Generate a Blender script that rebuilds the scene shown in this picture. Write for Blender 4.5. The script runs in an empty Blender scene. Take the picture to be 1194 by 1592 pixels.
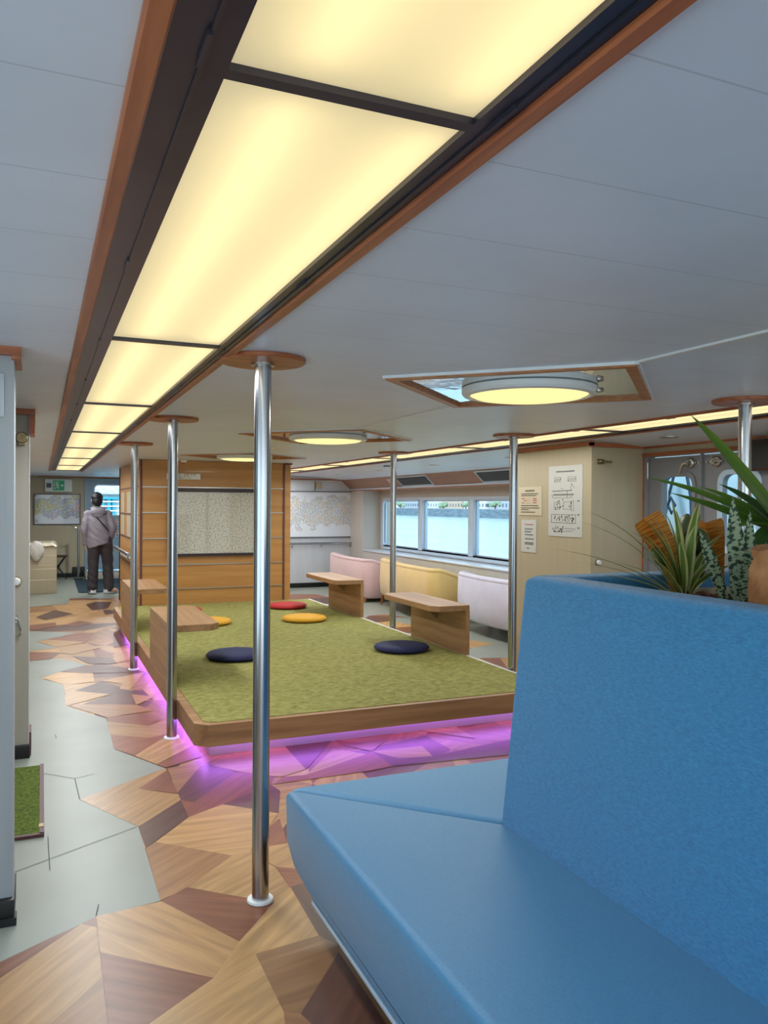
import bpy, bmesh, math, random
from mathutils.geometry import tessellate_polygon
from mathutils import Vector, Matrix, noise as mnoise
random.seed(11)
S = bpy.context.scene
COL = S.collection
R = math.radians
PI = math.pi

# ------------------------------------------------------------------ helpers
def lin(c):
    return tuple(((v/255)/12.92 if v/255 <= .04045 else ((v/255+.055)/1.055)**2.4) for v in c) + (1,)

def mat(name, rgb, rough=.5, metal=0.0, var=0.0, vscale=(4, 4, 4), rgb2=None, bump=0.0, bscale=60,
        emit=None, es=0.0, coat=0.0, spec=.5, sheen=0.0, detail=4):
    m = bpy.data.materials.new(name); m.use_nodes = True
    nt = m.node_tree; b = nt.nodes['Principled BSDF']
    b.inputs['Base Color'].default_value = lin(rgb)
    b.inputs['Roughness'].default_value = rough
    b.inputs['Metallic'].default_value = metal
    b.inputs['Coat Weight'].default_value = coat
    b.inputs['Coat Roughness'].default_value = .06
    b.inputs['Specular IOR Level'].default_value = spec
    b.inputs['Sheen Weight'].default_value = sheen
    tc = nt.nodes.new('ShaderNodeTexCoord')
    if var or rgb2:
        mp = nt.nodes.new('ShaderNodeMapping'); mp.inputs['Scale'].default_value = vscale
        nz = nt.nodes.new('ShaderNodeTexNoise'); nz.inputs['Scale'].default_value = 1; nz.inputs['Detail'].default_value = detail
        nz.inputs['Roughness'].default_value = .6
        nt.links.new(tc.outputs['Object'], mp.inputs['Vector']); nt.links.new(mp.outputs[0], nz.inputs['Vector'])
        cr = nt.nodes.new('ShaderNodeValToRGB')
        cr.color_ramp.elements[0].position = .36; cr.color_ramp.elements[1].position = .64
        c2 = rgb2 or tuple(v*(1-var) for v in rgb)
        cr.color_ramp.elements[0].color = lin(c2); cr.color_ramp.elements[1].color = lin(rgb)
        nt.links.new(nz.outputs['Fac'], cr.inputs['Fac']); nt.links.new(cr.outputs['Color'], b.inputs['Base Color'])
    if bump:
        n2 = nt.nodes.new('ShaderNodeTexNoise'); n2.inputs['Scale'].default_value = bscale; n2.inputs['Detail'].default_value = 3
        bp = nt.nodes.new('ShaderNodeBump'); bp.inputs['Strength'].default_value = bump; bp.inputs['Distance'].default_value = .01
        nt.links.new(tc.outputs['Object'], n2.inputs['Vector']); nt.links.new(n2.outputs['Fac'], bp.inputs['Height'])
        nt.links.new(bp.outputs['Normal'], b.inputs['Normal'])
    if emit:
        b.inputs['Emission Color'].default_value = lin(emit); b.inputs['Emission Strength'].default_value = es
    return m

def wood(name, c1, c2, axis='x', rough=.45, k=1.0, coat=0.0):
    s = {'x': (1.5*k, 26*k, 26*k), 'y': (26*k, 1.5*k, 26*k), 'z': (26*k, 26*k, 1.5*k)}[axis]
    return mat(name, c1, rough=rough, rgb2=c2, vscale=s, detail=6, coat=coat)

class MB:
    def __init__(s): s.bm = bmesh.new()
    def _add(s, t, M=None):
        if M is not None: bmesh.ops.transform(t, matrix=M, verts=t.verts)
        bmesh.ops.recalc_face_normals(t, faces=t.faces)
        me = bpy.data.meshes.new('tmp'); t.to_mesh(me); t.free(); s.bm.from_mesh(me); bpy.data.meshes.remove(me)
        return s
    def box(s, x0, x1, y0, y1, z0, z1, bev=0, seg=2, M=None):
        if not bev:
            A = Matrix.LocRotScale(Vector(((x0+x1)/2, (y0+y1)/2, (z0+z1)/2)), None, Vector((x1-x0, y1-y0, z1-z0)))
            bmesh.ops.create_cube(s.bm, size=1, matrix=A if M is None else M @ A); return s
        t = bmesh.new(); bmesh.ops.create_cube(t, size=1)
        for v in t.verts:
            v.co = Vector(((x0+x1)/2+v.co.x*(x1-x0), (y0+y1)/2+v.co.y*(y1-y0), (z0+z1)/2+v.co.z*(z1-z0)))
        if bev: bmesh.ops.bevel(t, geom=t.edges[:], offset=bev, segments=seg, affect='EDGES', profile=.5)
        return s._add(t, M)
    def loft(s, levels, bev=0, seg=3, M=None, minang=12):
        t = bmesh.new(); rows = [[t.verts.new(p) for p in L] for L in levels]
        n = len(rows[0])
        for a, b in zip(rows, rows[1:]):
            for i in range(n): t.faces.new((a[i], a[(i+1) % n], b[(i+1) % n], b[i]))
        t.faces.new(rows[0]); t.faces.new(rows[-1])
        bmesh.ops.recalc_face_normals(t, faces=t.faces)
        if bev:
            es = [e for e in t.edges if len(e.link_faces) == 2 and e.calc_face_angle(0) > R(minang)]
            bmesh.ops.bevel(t, geom=es, offset=bev, segments=seg, affect='EDGES', profile=.5)
        return s._add(t, M)
    def prism(s, pts, z0, z1, bev=0, seg=2, M=None):
        return s.loft([[(x, y, z0) for x, y in pts], [(x, y, z1) for x, y in pts]], bev, seg, M)
    def tube(s, pts, r, n=12, M=None):
        pts = [Vector(p) for p in pts]; t = bmesh.new(); rings = []
        up = Vector((0, 0, 1))
        for i, p in enumerate(pts):
            d = ((pts[min(i+1, len(pts)-1)]-pts[max(i-1, 0)])).normalized()
            u = d.cross(up)
            if u.length < .05: u = d.cross(Vector((1, 0, 0)))
            u.normalize(); w = d.cross(u).normalized()
            rr = r[i] if isinstance(r, (list, tuple)) else r
            rings.append([t.verts.new(p+(u*math.cos(a)+w*math.sin(a))*rr) for a in [2*PI*k/n for k in range(n)]])
        for a, b in zip(rings, rings[1:]):
            for i in range(n): t.faces.new((a[i], a[(i+1) % n], b[(i+1) % n], b[i]))
        t.faces.new(rings[0]); t.faces.new(rings[-1])
        return s._add(t, M)
    def lathe(s, prof, n=32, M=None):
        t = bmesh.new(); rings = []
        for r, z in prof:
            rings.append([t.verts.new((max(r, 1e-4)*math.cos(2*PI*k/n), max(r, 1e-4)*math.sin(2*PI*k/n), z)) for k in range(n)])
        for a, b in zip(rings, rings[1:]):
            for i in range(n): t.faces.new((a[i], a[(i+1) % n], b[(i+1) % n], b[i]))
        t.faces.new(rings[0]); t.faces.new(rings[-1])
        return s._add(t, M)
    def holed(s, outer, holes, depth, M=None):
        """flat panel in the XY plane with holes, extruded by depth along +Z"""
        t = bmesh.new(); edges = []
        for lp in [outer]+holes:
            vs = [t.verts.new((x, y, 0)) for x, y in lp]
            for i in range(len(vs)): edges.append(t.edges.new((vs[i], vs[(i+1) % len(vs)])))
        bmesh.ops.triangle_fill(t, edges=edges, use_beauty=True)
        r = bmesh.ops.extrude_face_region(t, geom=t.faces[:])
        bmesh.ops.translate(t, vec=(0, 0, depth), verts=[v for v in r['geom'] if isinstance(v, bmesh.types.BMVert)])
        return s._add(t, M)
    def face(s, pts):
        s.bm.faces.new([s.bm.verts.new(p) for p in pts]); return s
    def build(s, name, m, parent=None, smooth=35):
        me = bpy.data.meshes.new(name); s.bm.to_mesh(me); s.bm.free()
        return link(name, me, m, parent, smooth)

def link(name, me, m, parent=None, smooth=35):
    for x in (m if isinstance(m, (list, tuple)) else [m]): me.materials.append(x)
    if smooth:
        me.shade_smooth(); me.set_sharp_from_angle(angle=R(smooth))
    o = bpy.data.objects.new(name, me); COL.objects.link(o)
    if parent: o.parent = parent
    return o

def tag(o, label, cat, group=None, kind=None):
    o['label'] = label; o['category'] = cat
    if group: o['group'] = group
    if kind: o['kind'] = kind
    return o
def thing(name, label, cat, loc=(0, 0, 0), rz=0, group=None):
    o = bpy.data.objects.new(name, None); COL.objects.link(o); o.empty_display_size = .1
    o.location = loc; o.rotation_euler = (0, 0, rz)
    return tag(o, label, cat, group)
def struct(name, mb, m, label=None, smooth=35):
    o = mb.build(name, m, None, smooth) if isinstance(mb, MB) else mb
    o['kind'] = 'structure'
    if label: o['label'] = label
    return o
def dup(root, loc, label, rz=None):
    r = root.copy(); COL.objects.link(r); r.location = loc; r['label'] = label
    if rz is not None: r.rotation_euler = (0, 0, rz)
    for ch in list(root.children):
        c = ch.copy(); COL.objects.link(c); c.parent = r
        for g in list(ch.children):
            d = g.copy(); COL.objects.link(d); d.parent = c
    return r
def rrect(x0, x1, y0, y1, r, n=6):
    out = []
    for cx, cy, a0 in ((x1-r, y1-r, 0), (x0+r, y1-r, 90), (x0+r, y0+r, 180), (x1-r, y0+r, 270)):
        for k in range(n+1):
            a = R(a0+90*k/n); out.append((cx+r*math.cos(a), cy+r*math.sin(a)))
    return out
# planes: local (a, b, depth) -> world
def PX(x, s=1):   # panel in a plane X = x: a = world Y, b = world Z, depth along -X (s=-1) or +X
    return Matrix(((0, 0, s, x), (1, 0, 0, 0), (0, 1, 0, 0), (0, 0, 0, 1)))
def PY(y, s=1):   # panel in a plane Y = y: a = world X, b = world Z, depth along s*Y
    return Matrix(((1, 0, 0, 0), (0, 0, s, y), (0, 1, 0, 0), (0, 0, 0, 1)))
def text(name, body, size, M, m, parent, depth=.0006, align='CENTER', bold=0):
    c = bpy.data.curves.new(name, 'FONT'); c.body = body; c.size = size; c.extrude = depth; c.align_x = align; c.align_y = 'CENTER'
    c.offset = bold
    o = bpy.data.objects.new(name, c); COL.objects.link(o)
    me = bpy.data.meshes.new_from_object(o.evaluated_get(bpy.context.evaluated_depsgraph_get()))
    bpy.data.objects.remove(o); bpy.data.curves.remove(c)
    me.transform(M); me.name = name
    return link(name, me, m, parent, 0)
def TPY(x, y, z):  # text readable from -Y
    return Matrix(((1, 0, 0, x), (0, 0, -1, y), (0, 1, 0, z), (0, 0, 0, 1)))
def TPX(x, y, z):  # text on a plane X = x readable from -X
    return Matrix(((0, 0, -1, x), (-1, 0, 0, y), (0, 1, 0, z), (0, 0, 0, 1)))

# ------------------------------------------------------------------ materials
M = {}
M['ceiling'] = mat('ceiling_panel', (216, 226, 242), rough=.38, var=.03, vscale=(2, 2, 2))
def ceiling_mat():
    m = M['ceiling']; nt = m.node_tree; b = nt.nodes['Principled BSDF']
    tc = nt.nodes.new('ShaderNodeTexCoord'); sp = nt.nodes.new('ShaderNodeSeparateXYZ'); nt.links.new(tc.outputs['Object'], sp.inputs[0])
    md = nt.nodes.new('ShaderNodeMath'); md.operation = 'MODULO'; md.inputs[1].default_value = .33
    ad = nt.nodes.new('ShaderNodeMath'); ad.operation = 'ADD'; ad.inputs[1].default_value = 33.22
    nt.links.new(sp.outputs['Y'], ad.inputs[0]); nt.links.new(ad.outputs[0], md.inputs[0])
    lt = nt.nodes.new('ShaderNodeMath'); lt.operation = 'LESS_THAN'; lt.inputs[1].default_value = .004
    nt.links.new(md.outputs[0], lt.inputs[0])
    bp = nt.nodes.new('ShaderNodeBump'); bp.invert = True; bp.inputs['Strength'].default_value = .6; bp.inputs['Distance'].default_value = .003
    nt.links.new(lt.outputs[0], bp.inputs['Height']); nt.links.new(bp.outputs[0], b.inputs['Normal'])
    mx = nt.nodes.new('ShaderNodeMix'); mx.data_type = 'RGBA'
    src = b.inputs['Base Color'].links[0].from_socket
    nt.links.new(lt.outputs[0], mx.inputs[0]); nt.links.new(src, mx.inputs[6]); mx.inputs[7].default_value = lin((190, 198, 212))
    nt.links.new(mx.outputs[2], b.inputs['Base Color'])
ceiling_mat()
M['trim'] = wood('trim_wood', (178, 106, 66), (140, 74, 42), 'y', .4)
M['trimx'] = wood('trim_wood_across', (178, 106, 66), (140, 74, 42), 'x', .4)
M['rail'] = mat('dark_bronze', (74, 72, 84), rough=.32, metal=.7, var=.1)
M['chrome'] = mat('brushed_steel', (178, 180, 184), rough=.2, metal=1)
M['steel'] = mat('satin_steel', (186, 184, 178), rough=.3, metal=1)
M['brass'] = mat('aged_brass', (150, 132, 98), rough=.35, metal=.9)
M['white'] = mat('white_plastic', (226, 228, 228), rough=.4)
M['cream'] = wood('cream_laminate', (180, 168, 141), (176, 164, 137), 'z', .45, .7)
M['pillar'] = wood('cream_panel', (176, 171, 159), (172, 167, 154), 'z', .5, .7)
M['pillar_face'] = wood('pale_grey_panel', (164, 168, 172), (156, 160, 164), 'z', .5, .7)
M['wallblue'] = wood('pale_wall_laminate', (200, 206, 212), (195, 201, 207), 'z', .42, .7)
M['hull'] = wood('pale_hull_lining', (186, 183, 176), (182, 178, 170), 'z', .45, .7)
M['black'] = mat('black_rubber', (20, 20, 22), rough=.45, var=.2)
M['redbrown'] = mat('maroon_edge', (92, 52, 56), rough=.5)
M['cabin'] = wood('golden_wood_panel', (190, 140, 78), (174, 123, 64), 'x', .42, .55, coat=.15)
M['cabin_side'] = wood('golden_wood_side', (190, 140, 78), (174, 123, 64), 'y', .42, .55, coat=.15)
M['rim'] = wood('oak_rim', (172, 131, 93), (140, 103, 70), 'x', .5, .7)
M['rimy'] = wood('oak_rim_long', (140, 103, 70), (110, 78, 50), 'y', .5, .7)
M['table'] = wood('oak_table', (170, 130, 90), (142, 106, 70), 'y', .45, .7)
M['carpet'] = mat('green_carpet', (158, 154, 86), rough=.95, rgb2=(120, 117, 54), vscale=(24, 40, 10), bump=.5, bscale=220, detail=8)
M['turf'] = mat('green_turf', (112, 132, 42), rough=1, rgb2=(66, 88, 22), vscale=(60, 60, 60), bump=1, bscale=300)
M['blue'] = mat('blue_fabric', (50, 138, 188), rough=.6, rgb2=(36, 114, 164), vscale=(60, 60, 240), bump=.5, bscale=420, sheen=.25, spec=.35)
M['blueseat'] = mat('blue_vinyl_seat', (72, 136, 178), rough=.42, rgb2=(64, 126, 168), vscale=(160, 160, 160), bump=.2, bscale=500, sheen=.15)
M['diffuser_frame'] = M['rail']
M['mirror'] = mat('mirror_plate', (215, 222, 226), rough=.03, metal=1, bump=.25, bscale=4)
M['glass'] = None
def glass(name, tint, refl=.06):
    m = bpy.data.materials.new(name); m.use_nodes = True; nt = m.node_tree; nt.nodes.clear()
    o = nt.nodes.new('ShaderNodeOutputMaterial'); t = nt.nodes.new('ShaderNodeBsdfTransparent'); g = nt.nodes.new('ShaderNodeBsdfGlossy')
    t.inputs[0].default_value = tint+(1,); g.inputs['Roughness'].default_value = .02
    mx = nt.nodes.new('ShaderNodeMixShader'); lw = nt.nodes.new('ShaderNodeLayerWeight'); lw.inputs[0].default_value = .5
    pw = nt.nodes.new('ShaderNodeMath'); pw.operation = 'POWER'; pw.inputs[1].default_value = 5
    ad = nt.nodes.new('ShaderNodeMath'); ad.operation = 'MULTIPLY_ADD'; ad.inputs[1].default_value = .45; ad.inputs[2].default_value = .02
    nt.links.new(lw.outputs['Facing'], pw.inputs[0]); nt.links.new(pw.outputs[0], ad.inputs[0])
    nt.links.new(ad.outputs[0], mx.inputs[0]); nt.links.new(t.outputs[0], mx.inputs[1]); nt.links.new(g.outputs[0], mx.inputs[2]); nt.links.new(mx.outputs[0], o.inputs[0])
    return m
M['glass'] = glass('window_glass', (.88, .95, .97))
def diffuser(name, col, e, tr):
    m = bpy.data.materials.new(name); m.use_nodes = True; nt = m.node_tree; nt.nodes.clear()
    o = nt.nodes.new('ShaderNodeOutputMaterial'); t = nt.nodes.new('ShaderNodeBsdfTranslucent'); t.inputs[0].default_value = tr+(1,)
    em = nt.nodes.new('ShaderNodeEmission'); em.inputs[0].default_value = col+(1,); em.inputs[1].default_value = e
    ad = nt.nodes.new('ShaderNodeAddShader'); nt.links.new(t.outputs[0], ad.inputs[0]); nt.links.new(em.outputs[0], ad.inputs[1])
    nt.links.new(ad.outputs[0], o.inputs[0]); return m
def emitter(name, col, e):
    m = bpy.data.materials.new(name); m.use_nodes = True; nt = m.node_tree; nt.nodes.clear()
    o = nt.nodes.new('ShaderNodeOutputMaterial'); em = nt.nodes.new('ShaderNodeEmission'); em.inputs[0].default_value = col+(1,); em.inputs[1].default_value = e
    nt.links.new(em.outputs[0], o.inputs[0]); return m
M['diff'] = diffuser('opal_diffuser', (.94, .86, .62), .27, (.6, .55, .42))
M['tube'] = emitter('fluorescent_tube', (1, .92, .68), 6.5)
M['dome'] = diffuser('opal_dome', (.95, .80, .38), .9, (.3, .3, .2))
M['led'] = emitter('purple_led', (.52, .17, 1.0), 19)
M['plinth'] = mat('white_plinth', (222, 214, 226), rough=.45)
M['paper'] = mat('paper', (196, 196, 190), rough=.6)
M['paper_cream'] = mat('cream_paper', (198, 186, 160), rough=.6)
M['ink'] = mat('ink', (62, 62, 64), rough=.7)
M['redink'] = mat('red_ink', (196, 84, 70), rough=.7)
M['grey_door'] = mat('grey_door_paint', (134, 134, 138), rough=.4, var=.03)
M['bluedoor'] = mat('blue_grey_door_paint', (140, 168, 184), rough=.4, var=.04)
M['alu'] = mat('pale_blue_aluminium', (188, 208, 226), rough=.35, metal=.1)
M['sill'] = mat('pale_sill', (206, 214, 222), rough=.25)
M['green'] = mat('sign_green', (22, 122, 78), rough=.4, emit=(22, 122, 78), es=.25)
M['signwhite'] = mat('sign_white', (226, 232, 228), rough=.4)
PW_L, PW_R, PW_N, PW_M, PW_D, WORLD, WSUN, SUN, EXPO = 22, 22, 3.5, 8, 7, 2.0, 2.8, 3.0, 0.1
FLOOR=[
 ('G', 0.0, [(-0.225, 2.778), (-0.12, 2.846), (0.137, 3.009), (0.185, 3.042), (0.417, 3.072), (0.416, 3.822), (0.181, 4.285), (0.651, 4.607), (0.413, 5.088), (0.416, 5.826), (0.167, 6.308), (0.177, 7.076), (-0.01, 7.386), (0.39, 7.862), (0.159, 8.269), (-0.101, 8.235), (-0.245, 8.225), (-0.536, 6.549)]),
 ('G', 0.0, [(-0.168, 10.202), (0.382, 9.84), (-0.046, 9.355), (0.159, 8.901), (-0.144, 8.785)]),
 ('L', 0.88, [(0.65, 4.613), (0.652, 4.571), (0.471, 4.329), (0.346, 4.181), (0.182, 4.286)]),
 ('R', 0.93, [(0.652, 4.571), (0.654, 4.179), (0.471, 4.329)]),
 ('L', 0.85, [(0.471, 4.329), (0.659, 4.165), (0.66, 4.096), (0.417, 3.822), (0.33, 3.989), (0.182, 4.286), (0.346, 4.181)]),
 ('D', 0.87, [(0.66, 4.096), (0.652, 3.846), (0.421, 3.571), (0.417, 3.822)]),
 ('M', 0.09, [(0.658, 4.61), (0.915, 4.619), (0.654, 4.202)]),
 ('D', 0.72, [(0.654, 4.202), (0.836, 4.565), (0.918, 4.589), (1.007, 4.399), (0.707, 4.022), (0.651, 4.089)]),
 ('R', 0.83, [(0.651, 4.089), (0.707, 4.022), (1.007, 4.399), (1.2, 4.279), (1.132, 4.127), (0.836, 3.947), (0.652, 3.846)]),
 ('L', -0.09, [(0.652, 3.846), (0.836, 3.947), (1.061, 3.728), (0.958, 3.567), (0.832, 3.368), (0.75, 3.354), (0.469, 3.618)]),
 ('M', 0.7, [(0.421, 3.571), (0.469, 3.618), (0.75, 3.354), (0.53, 3.135), (0.416, 3.073)]),
 ('L', 0.56, [(0.75, 3.354), (0.832, 3.368), (0.892, 3.173), (0.897, 2.975), (0.818, 2.887), (0.53, 3.135)]),
 ('D', -0.28, [(0.836, 3.947), (1.132, 4.127), (1.152, 4.021), (1.061, 3.728)]),
 ('R', 0.88, [(1.047, 3.664), (1.004, 3.38), (0.913, 3.384), (0.832, 3.368), (0.958, 3.567)]),
 ('L', 0.54, [(0.913, 3.384), (1.004, 3.38), (0.997, 3.115), (0.894, 3.18), (0.832, 3.368)]),
 ('R', -0.56, [(0.894, 3.18), (0.997, 3.115), (0.916, 2.769), (0.897, 2.975)]),
 ('R', -0.53, [(0.526, 3.142), (0.807, 2.892), (0.624, 2.677), (0.419, 3.067)]),
 ('L', -0.97, [(0.419, 3.067), (0.629, 2.675), (0.674, 2.601), (0.504, 2.504), (0.184, 2.795), (0.185, 3.044)]),
 ('L', 0.77, [(0.807, 2.892), (0.9, 2.987), (0.89, 2.612), (0.755, 2.578), (0.659, 2.586), (0.504, 2.504), (0.624, 2.677)]),
 ('L', 0.54, [(0.504, 2.504), (0.659, 2.586), (0.661, 2.254), (0.627, 2.104), (0.195, 2.286)]),
 ('R', -0.66, [(0.184, 2.795), (0.504, 2.504), (0.195, 2.286), (0.179, 2.292)]),
 ('L', 0.89, [(-0.203, 2.676), (0.136, 3.009), (0.182, 2.966), (0.179, 2.644), (-0.038, 2.383), (-0.185, 2.445)]),
 ('R', 0.55, [(0.133, 3.01), (0.185, 3.044), (0.183, 2.963)]),
 ('M', 0.81, [(0.179, 2.644), (0.179, 2.292), (-0.038, 2.383)]),
 ('R', 0.77, [(-0.213, 2.808), (-0.121, 2.859), (0.036, 2.956), (0.136, 3.009), (-0.203, 2.676)]),
 ('M', 0.14, [(0.659, 2.586), (0.89, 2.612), (0.935, 2.547), (0.919, 2.488), (0.704, 2.228), (0.661, 2.254)]),
 ('D', 0.88, [(0.919, 2.488), (0.916, 1.983), (0.746, 2.054), (0.704, 2.228)]),
 ('D', -1.6, [(0.9, 2.987), (0.89, 2.612), (0.945, 2.509), (1.036, 3.021)]),
 ('M', -0.64, [(0.661, 2.254), (0.704, 2.228), (0.755, 2.05), (0.627, 2.104)]),
 ('L', -0.08, [(1.02, 4.398), (0.889, 4.576), (1.061, 4.719), (1.39, 4.758), (1.383, 4.299), (1.219, 4.221)]),
 ('D', -0.02, [(1.39, 4.758), (1.716, 4.779), (1.379, 4.286)]),
 ('L', 0.44, [(1.351, 4.2), (1.65, 4.594), (1.802, 4.418)]),
 ('R', 0.4, [(1.147, 4.127), (1.219, 4.221), (1.351, 4.2), (1.802, 4.418), (1.852, 4.454), (1.855, 4.157), (1.728, 4.133)]),
 ('M', -0.08, [(1.716, 4.779), (2.183, 4.807), (1.852, 4.454), (1.735, 4.631)]),
 ('L', -0.39, [(1.852, 4.454), (2.182, 4.437), (2.153, 4.231), (1.944, 4.278)]),
 ('L', -0.79, [(2.3, 4.76), (2.591, 4.811), (2.575, 4.451)]),
 ('D', 0.01, [(1.852, 4.454), (1.944, 4.278), (2.153, 4.231), (2.824, 4.363), (2.64, 4.077), (1.855, 4.157)]),
 ('R', 0.08, [(1.716, 4.779), (1.872, 4.611), (1.735, 4.631)]),
 ('L', 0.11, [(-0.011, 7.361), (0.148, 7.604), (0.42, 7.434), (0.411, 7.078), (0.17, 7.045), (0.044, 7.322)]),
 ('D', -0.25, [(0.149, 7.623), (0.382, 7.845), (0.725, 7.474), (0.85, 7.346), (0.42, 7.434)]),
 ('L', 0.67, [(0.17, 7.045), (0.409, 7.051), (0.506, 6.562), (0.182, 6.316)]),
 ('D', 0.73, [(0.247, 6.791), (0.472, 7.083), (0.652, 6.656), (0.658, 6.501), (0.506, 6.562)]),
 ('L', 0.56, [(0.473, 7.094), (0.848, 7.328), (0.652, 6.656), (0.583, 6.736), (0.621, 6.911)]),
 ('M', -0.65, [(0.182, 6.316), (0.388, 6.323), (0.652, 6.15), (0.757, 5.934), (0.424, 5.862)]),
 ('D', 0.58, [(0.279, 6.321), (0.516, 6.558), (0.658, 6.501), (0.652, 6.15)]),
 ('L', -0.75, [(0.655, 6.502), (0.81, 6.357), (0.652, 6.15)]),
 ('R', -0.57, [(0.424, 5.862), (0.654, 5.891), (0.761, 5.668), (0.661, 5.539), (0.421, 5.747)]),
 ('L', -0.62, [(0.416, 5.749), (0.661, 5.539), (0.804, 5.639), (0.784, 5.311), (0.635, 5.246), (0.414, 5.419)]),
 ('R', 0.55, [(0.414, 5.419), (0.635, 5.246), (0.784, 5.311), (0.513, 4.904), (0.41, 5.092)]),
 ('L', 0.86, [(0.513, 4.904), (0.784, 5.311), (0.867, 4.983), (0.608, 4.7)]),
 ('R', 0.83, [(0.608, 4.7), (0.867, 4.983), (0.88, 4.741), (0.652, 4.616)]),
 ('L', -0.71, [(-0.047, 9.356), (0.061, 9.462), (0.444, 9.13), (0.161, 8.926)]),
 ('R', 0.55, [(0.05, 9.466), (0.384, 9.81), (0.569, 9.781), (0.444, 9.13)]),
 ('L', -0.37, [(0.16, 8.892), (0.441, 9.059), (0.572, 8.732), (0.291, 8.457), (0.184, 8.56)]),
 ('R', -0.55, [(-0.142, 8.688), (-0.103, 8.735), (0.175, 8.595), (0.082, 8.272), (-0.097, 8.228)]),
 ('D', 0.74, [(0.287, 8.338), (0.631, 8.115), (0.654, 7.796), (0.413, 7.891)]),
 ('L', 0.95, [(0.652, 8.255), (0.851, 8.624), (0.781, 7.912), (0.649, 7.853)]),
 ('D', -1.51, [(0.759, 9.625), (0.856, 9.928), (0.86, 8.827), (0.696, 8.684)]),
 ('D', -0.12, [(-0.065, 11.397), (0.174, 12.053), (0.396, 11.556), (0.045, 11.041)]),
 ('R', 0.53, [(-0.17, 10.32), (-0.127, 10.666), (0.168, 10.794), (0.163, 10.463), (-0.098, 10.206)]),
 ('R', 0.54, [(0.262, 10.5), (0.449, 10.837), (0.603, 10.58), (0.355, 10.344)]),
 ('D', 0.03, [(0.608, 12.537), (0.746, 12.836), (0.988, 12.746), (0.87, 11.98), (0.658, 11.812), (0.632, 12.133)]),
 ('G', 0.0, [(-0.207, 12.508), (-0.232, 14.032), (1.178, 13.683), (1.006, 13.186), (0.414, 13.479), (0.36, 12.697)]),
]
# ------------------------------------------------------------------ floor
TONES = {'G': [(132, 137, 127), (128, 133, 124)], 'L': [(180, 140, 90), (187, 147, 95), (173, 133, 86)],
         'M': [(156, 113, 72), (149, 107, 68)], 'D': [(100, 66, 50), (94, 62, 48)], 'R': [(128, 78, 52), (136, 84, 56)]}
def floor_mats():
    m = bpy.data.materials.new('wood_marquetry'); m.use_nodes = True; nt = m.node_tree; b = nt.nodes['Principled BSDF']
    at = nt.nodes.new('ShaderNodeAttribute'); at.attribute_name = 'tone'
    uv = nt.nodes.new('ShaderNodeUVMap'); uv.uv_map = 'grain'
    mp = nt.nodes.new('ShaderNodeMapping'); mp.inputs['Scale'].default_value = (1.3, 16, 1)
    nz = nt.nodes.new('ShaderNodeTexNoise'); nz.inputs['Scale'].default_value = 1.6; nz.inputs['Detail'].default_value = 7; nz.inputs['Distortion'].default_value = .6
    cr = nt.nodes.new('ShaderNodeValToRGB'); cr.color_ramp.elements[0].position = .3; cr.color_ramp.elements[1].position = .7
    cr.color_ramp.elements[0].color = (.66, .62, .58, 1); cr.color_ramp.elements[1].color = (1.08, 1.08, 1.08, 1)
    mx = nt.nodes.new('ShaderNodeMix'); mx.data_type = 'RGBA'; mx.blend_type = 'MULTIPLY'; mx.inputs[0].default_value = 1
    L = nt.links.new
    L(uv.outputs[0], mp.inputs[0]); L(mp.outputs[0], nz.inputs[0]); L(nz.outputs[0], cr.inputs[0])
    L(at.outputs['Color'], mx.inputs[6]); L(cr.outputs[0], mx.inputs[7]); L(mx.outputs[2], b.inputs['Base Color'])
    b.inputs['Roughness'].default_value = .33; b.inputs['Specular IOR Level'].default_value = .45
    g = bpy.data.materials.new('grey_floor_tile'); g.use_nodes = True; nt = g.node_tree; b = nt.nodes['Principled BSDF']
    at = nt.nodes.new('ShaderNodeAttribute'); at.attribute_name = 'tone'
    tc = nt.nodes.new('ShaderNodeTexCoord'); nz = nt.nodes.new('ShaderNodeTexNoise'); nz.inputs['Scale'].default_value = 2.2; nz.inputs['Detail'].default_value = 6
    cr = nt.nodes.new('ShaderNodeValToRGB'); cr.color_ramp.elements[0].position = .3; cr.color_ramp.elements[1].position = .7
    cr.color_ramp.elements[0].color = (.88, .88, .86, 1); cr.color_ramp.elements[1].color = (1.04, 1.04, 1.04, 1)
    mx = nt.nodes.new('ShaderNodeMix'); mx.data_type = 'RGBA'; mx.blend_type = 'MULTIPLY'; mx.inputs[0].default_value = 1
    L = nt.links.new
    L(tc.outputs['Object'], nz.inputs[0]); L(nz.outputs[0], cr.inputs[0]); L(at.outputs['Color'], mx.inputs[6]); L(cr.outputs[0], mx.inputs[7]); L(mx.outputs[2], b.inputs['Base Color'])
    b.inputs['Roughness'].default_value = .38
    return m, g
WOODF, GREYF = floor_mats()
def clean(pts):
    """drop doubled points; make counter-clockwise"""
    out = []
    for p in pts:
        if not out or (Vector(p)-Vector(out[-1])).length > .004: out.append(p)
    a = sum(out[i][0]*out[(i+1) % len(out)][1]-out[(i+1) % len(out)][0]*out[i][1] for i in range(len(out)))
    return out if a > 0 else out[::-1]
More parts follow.
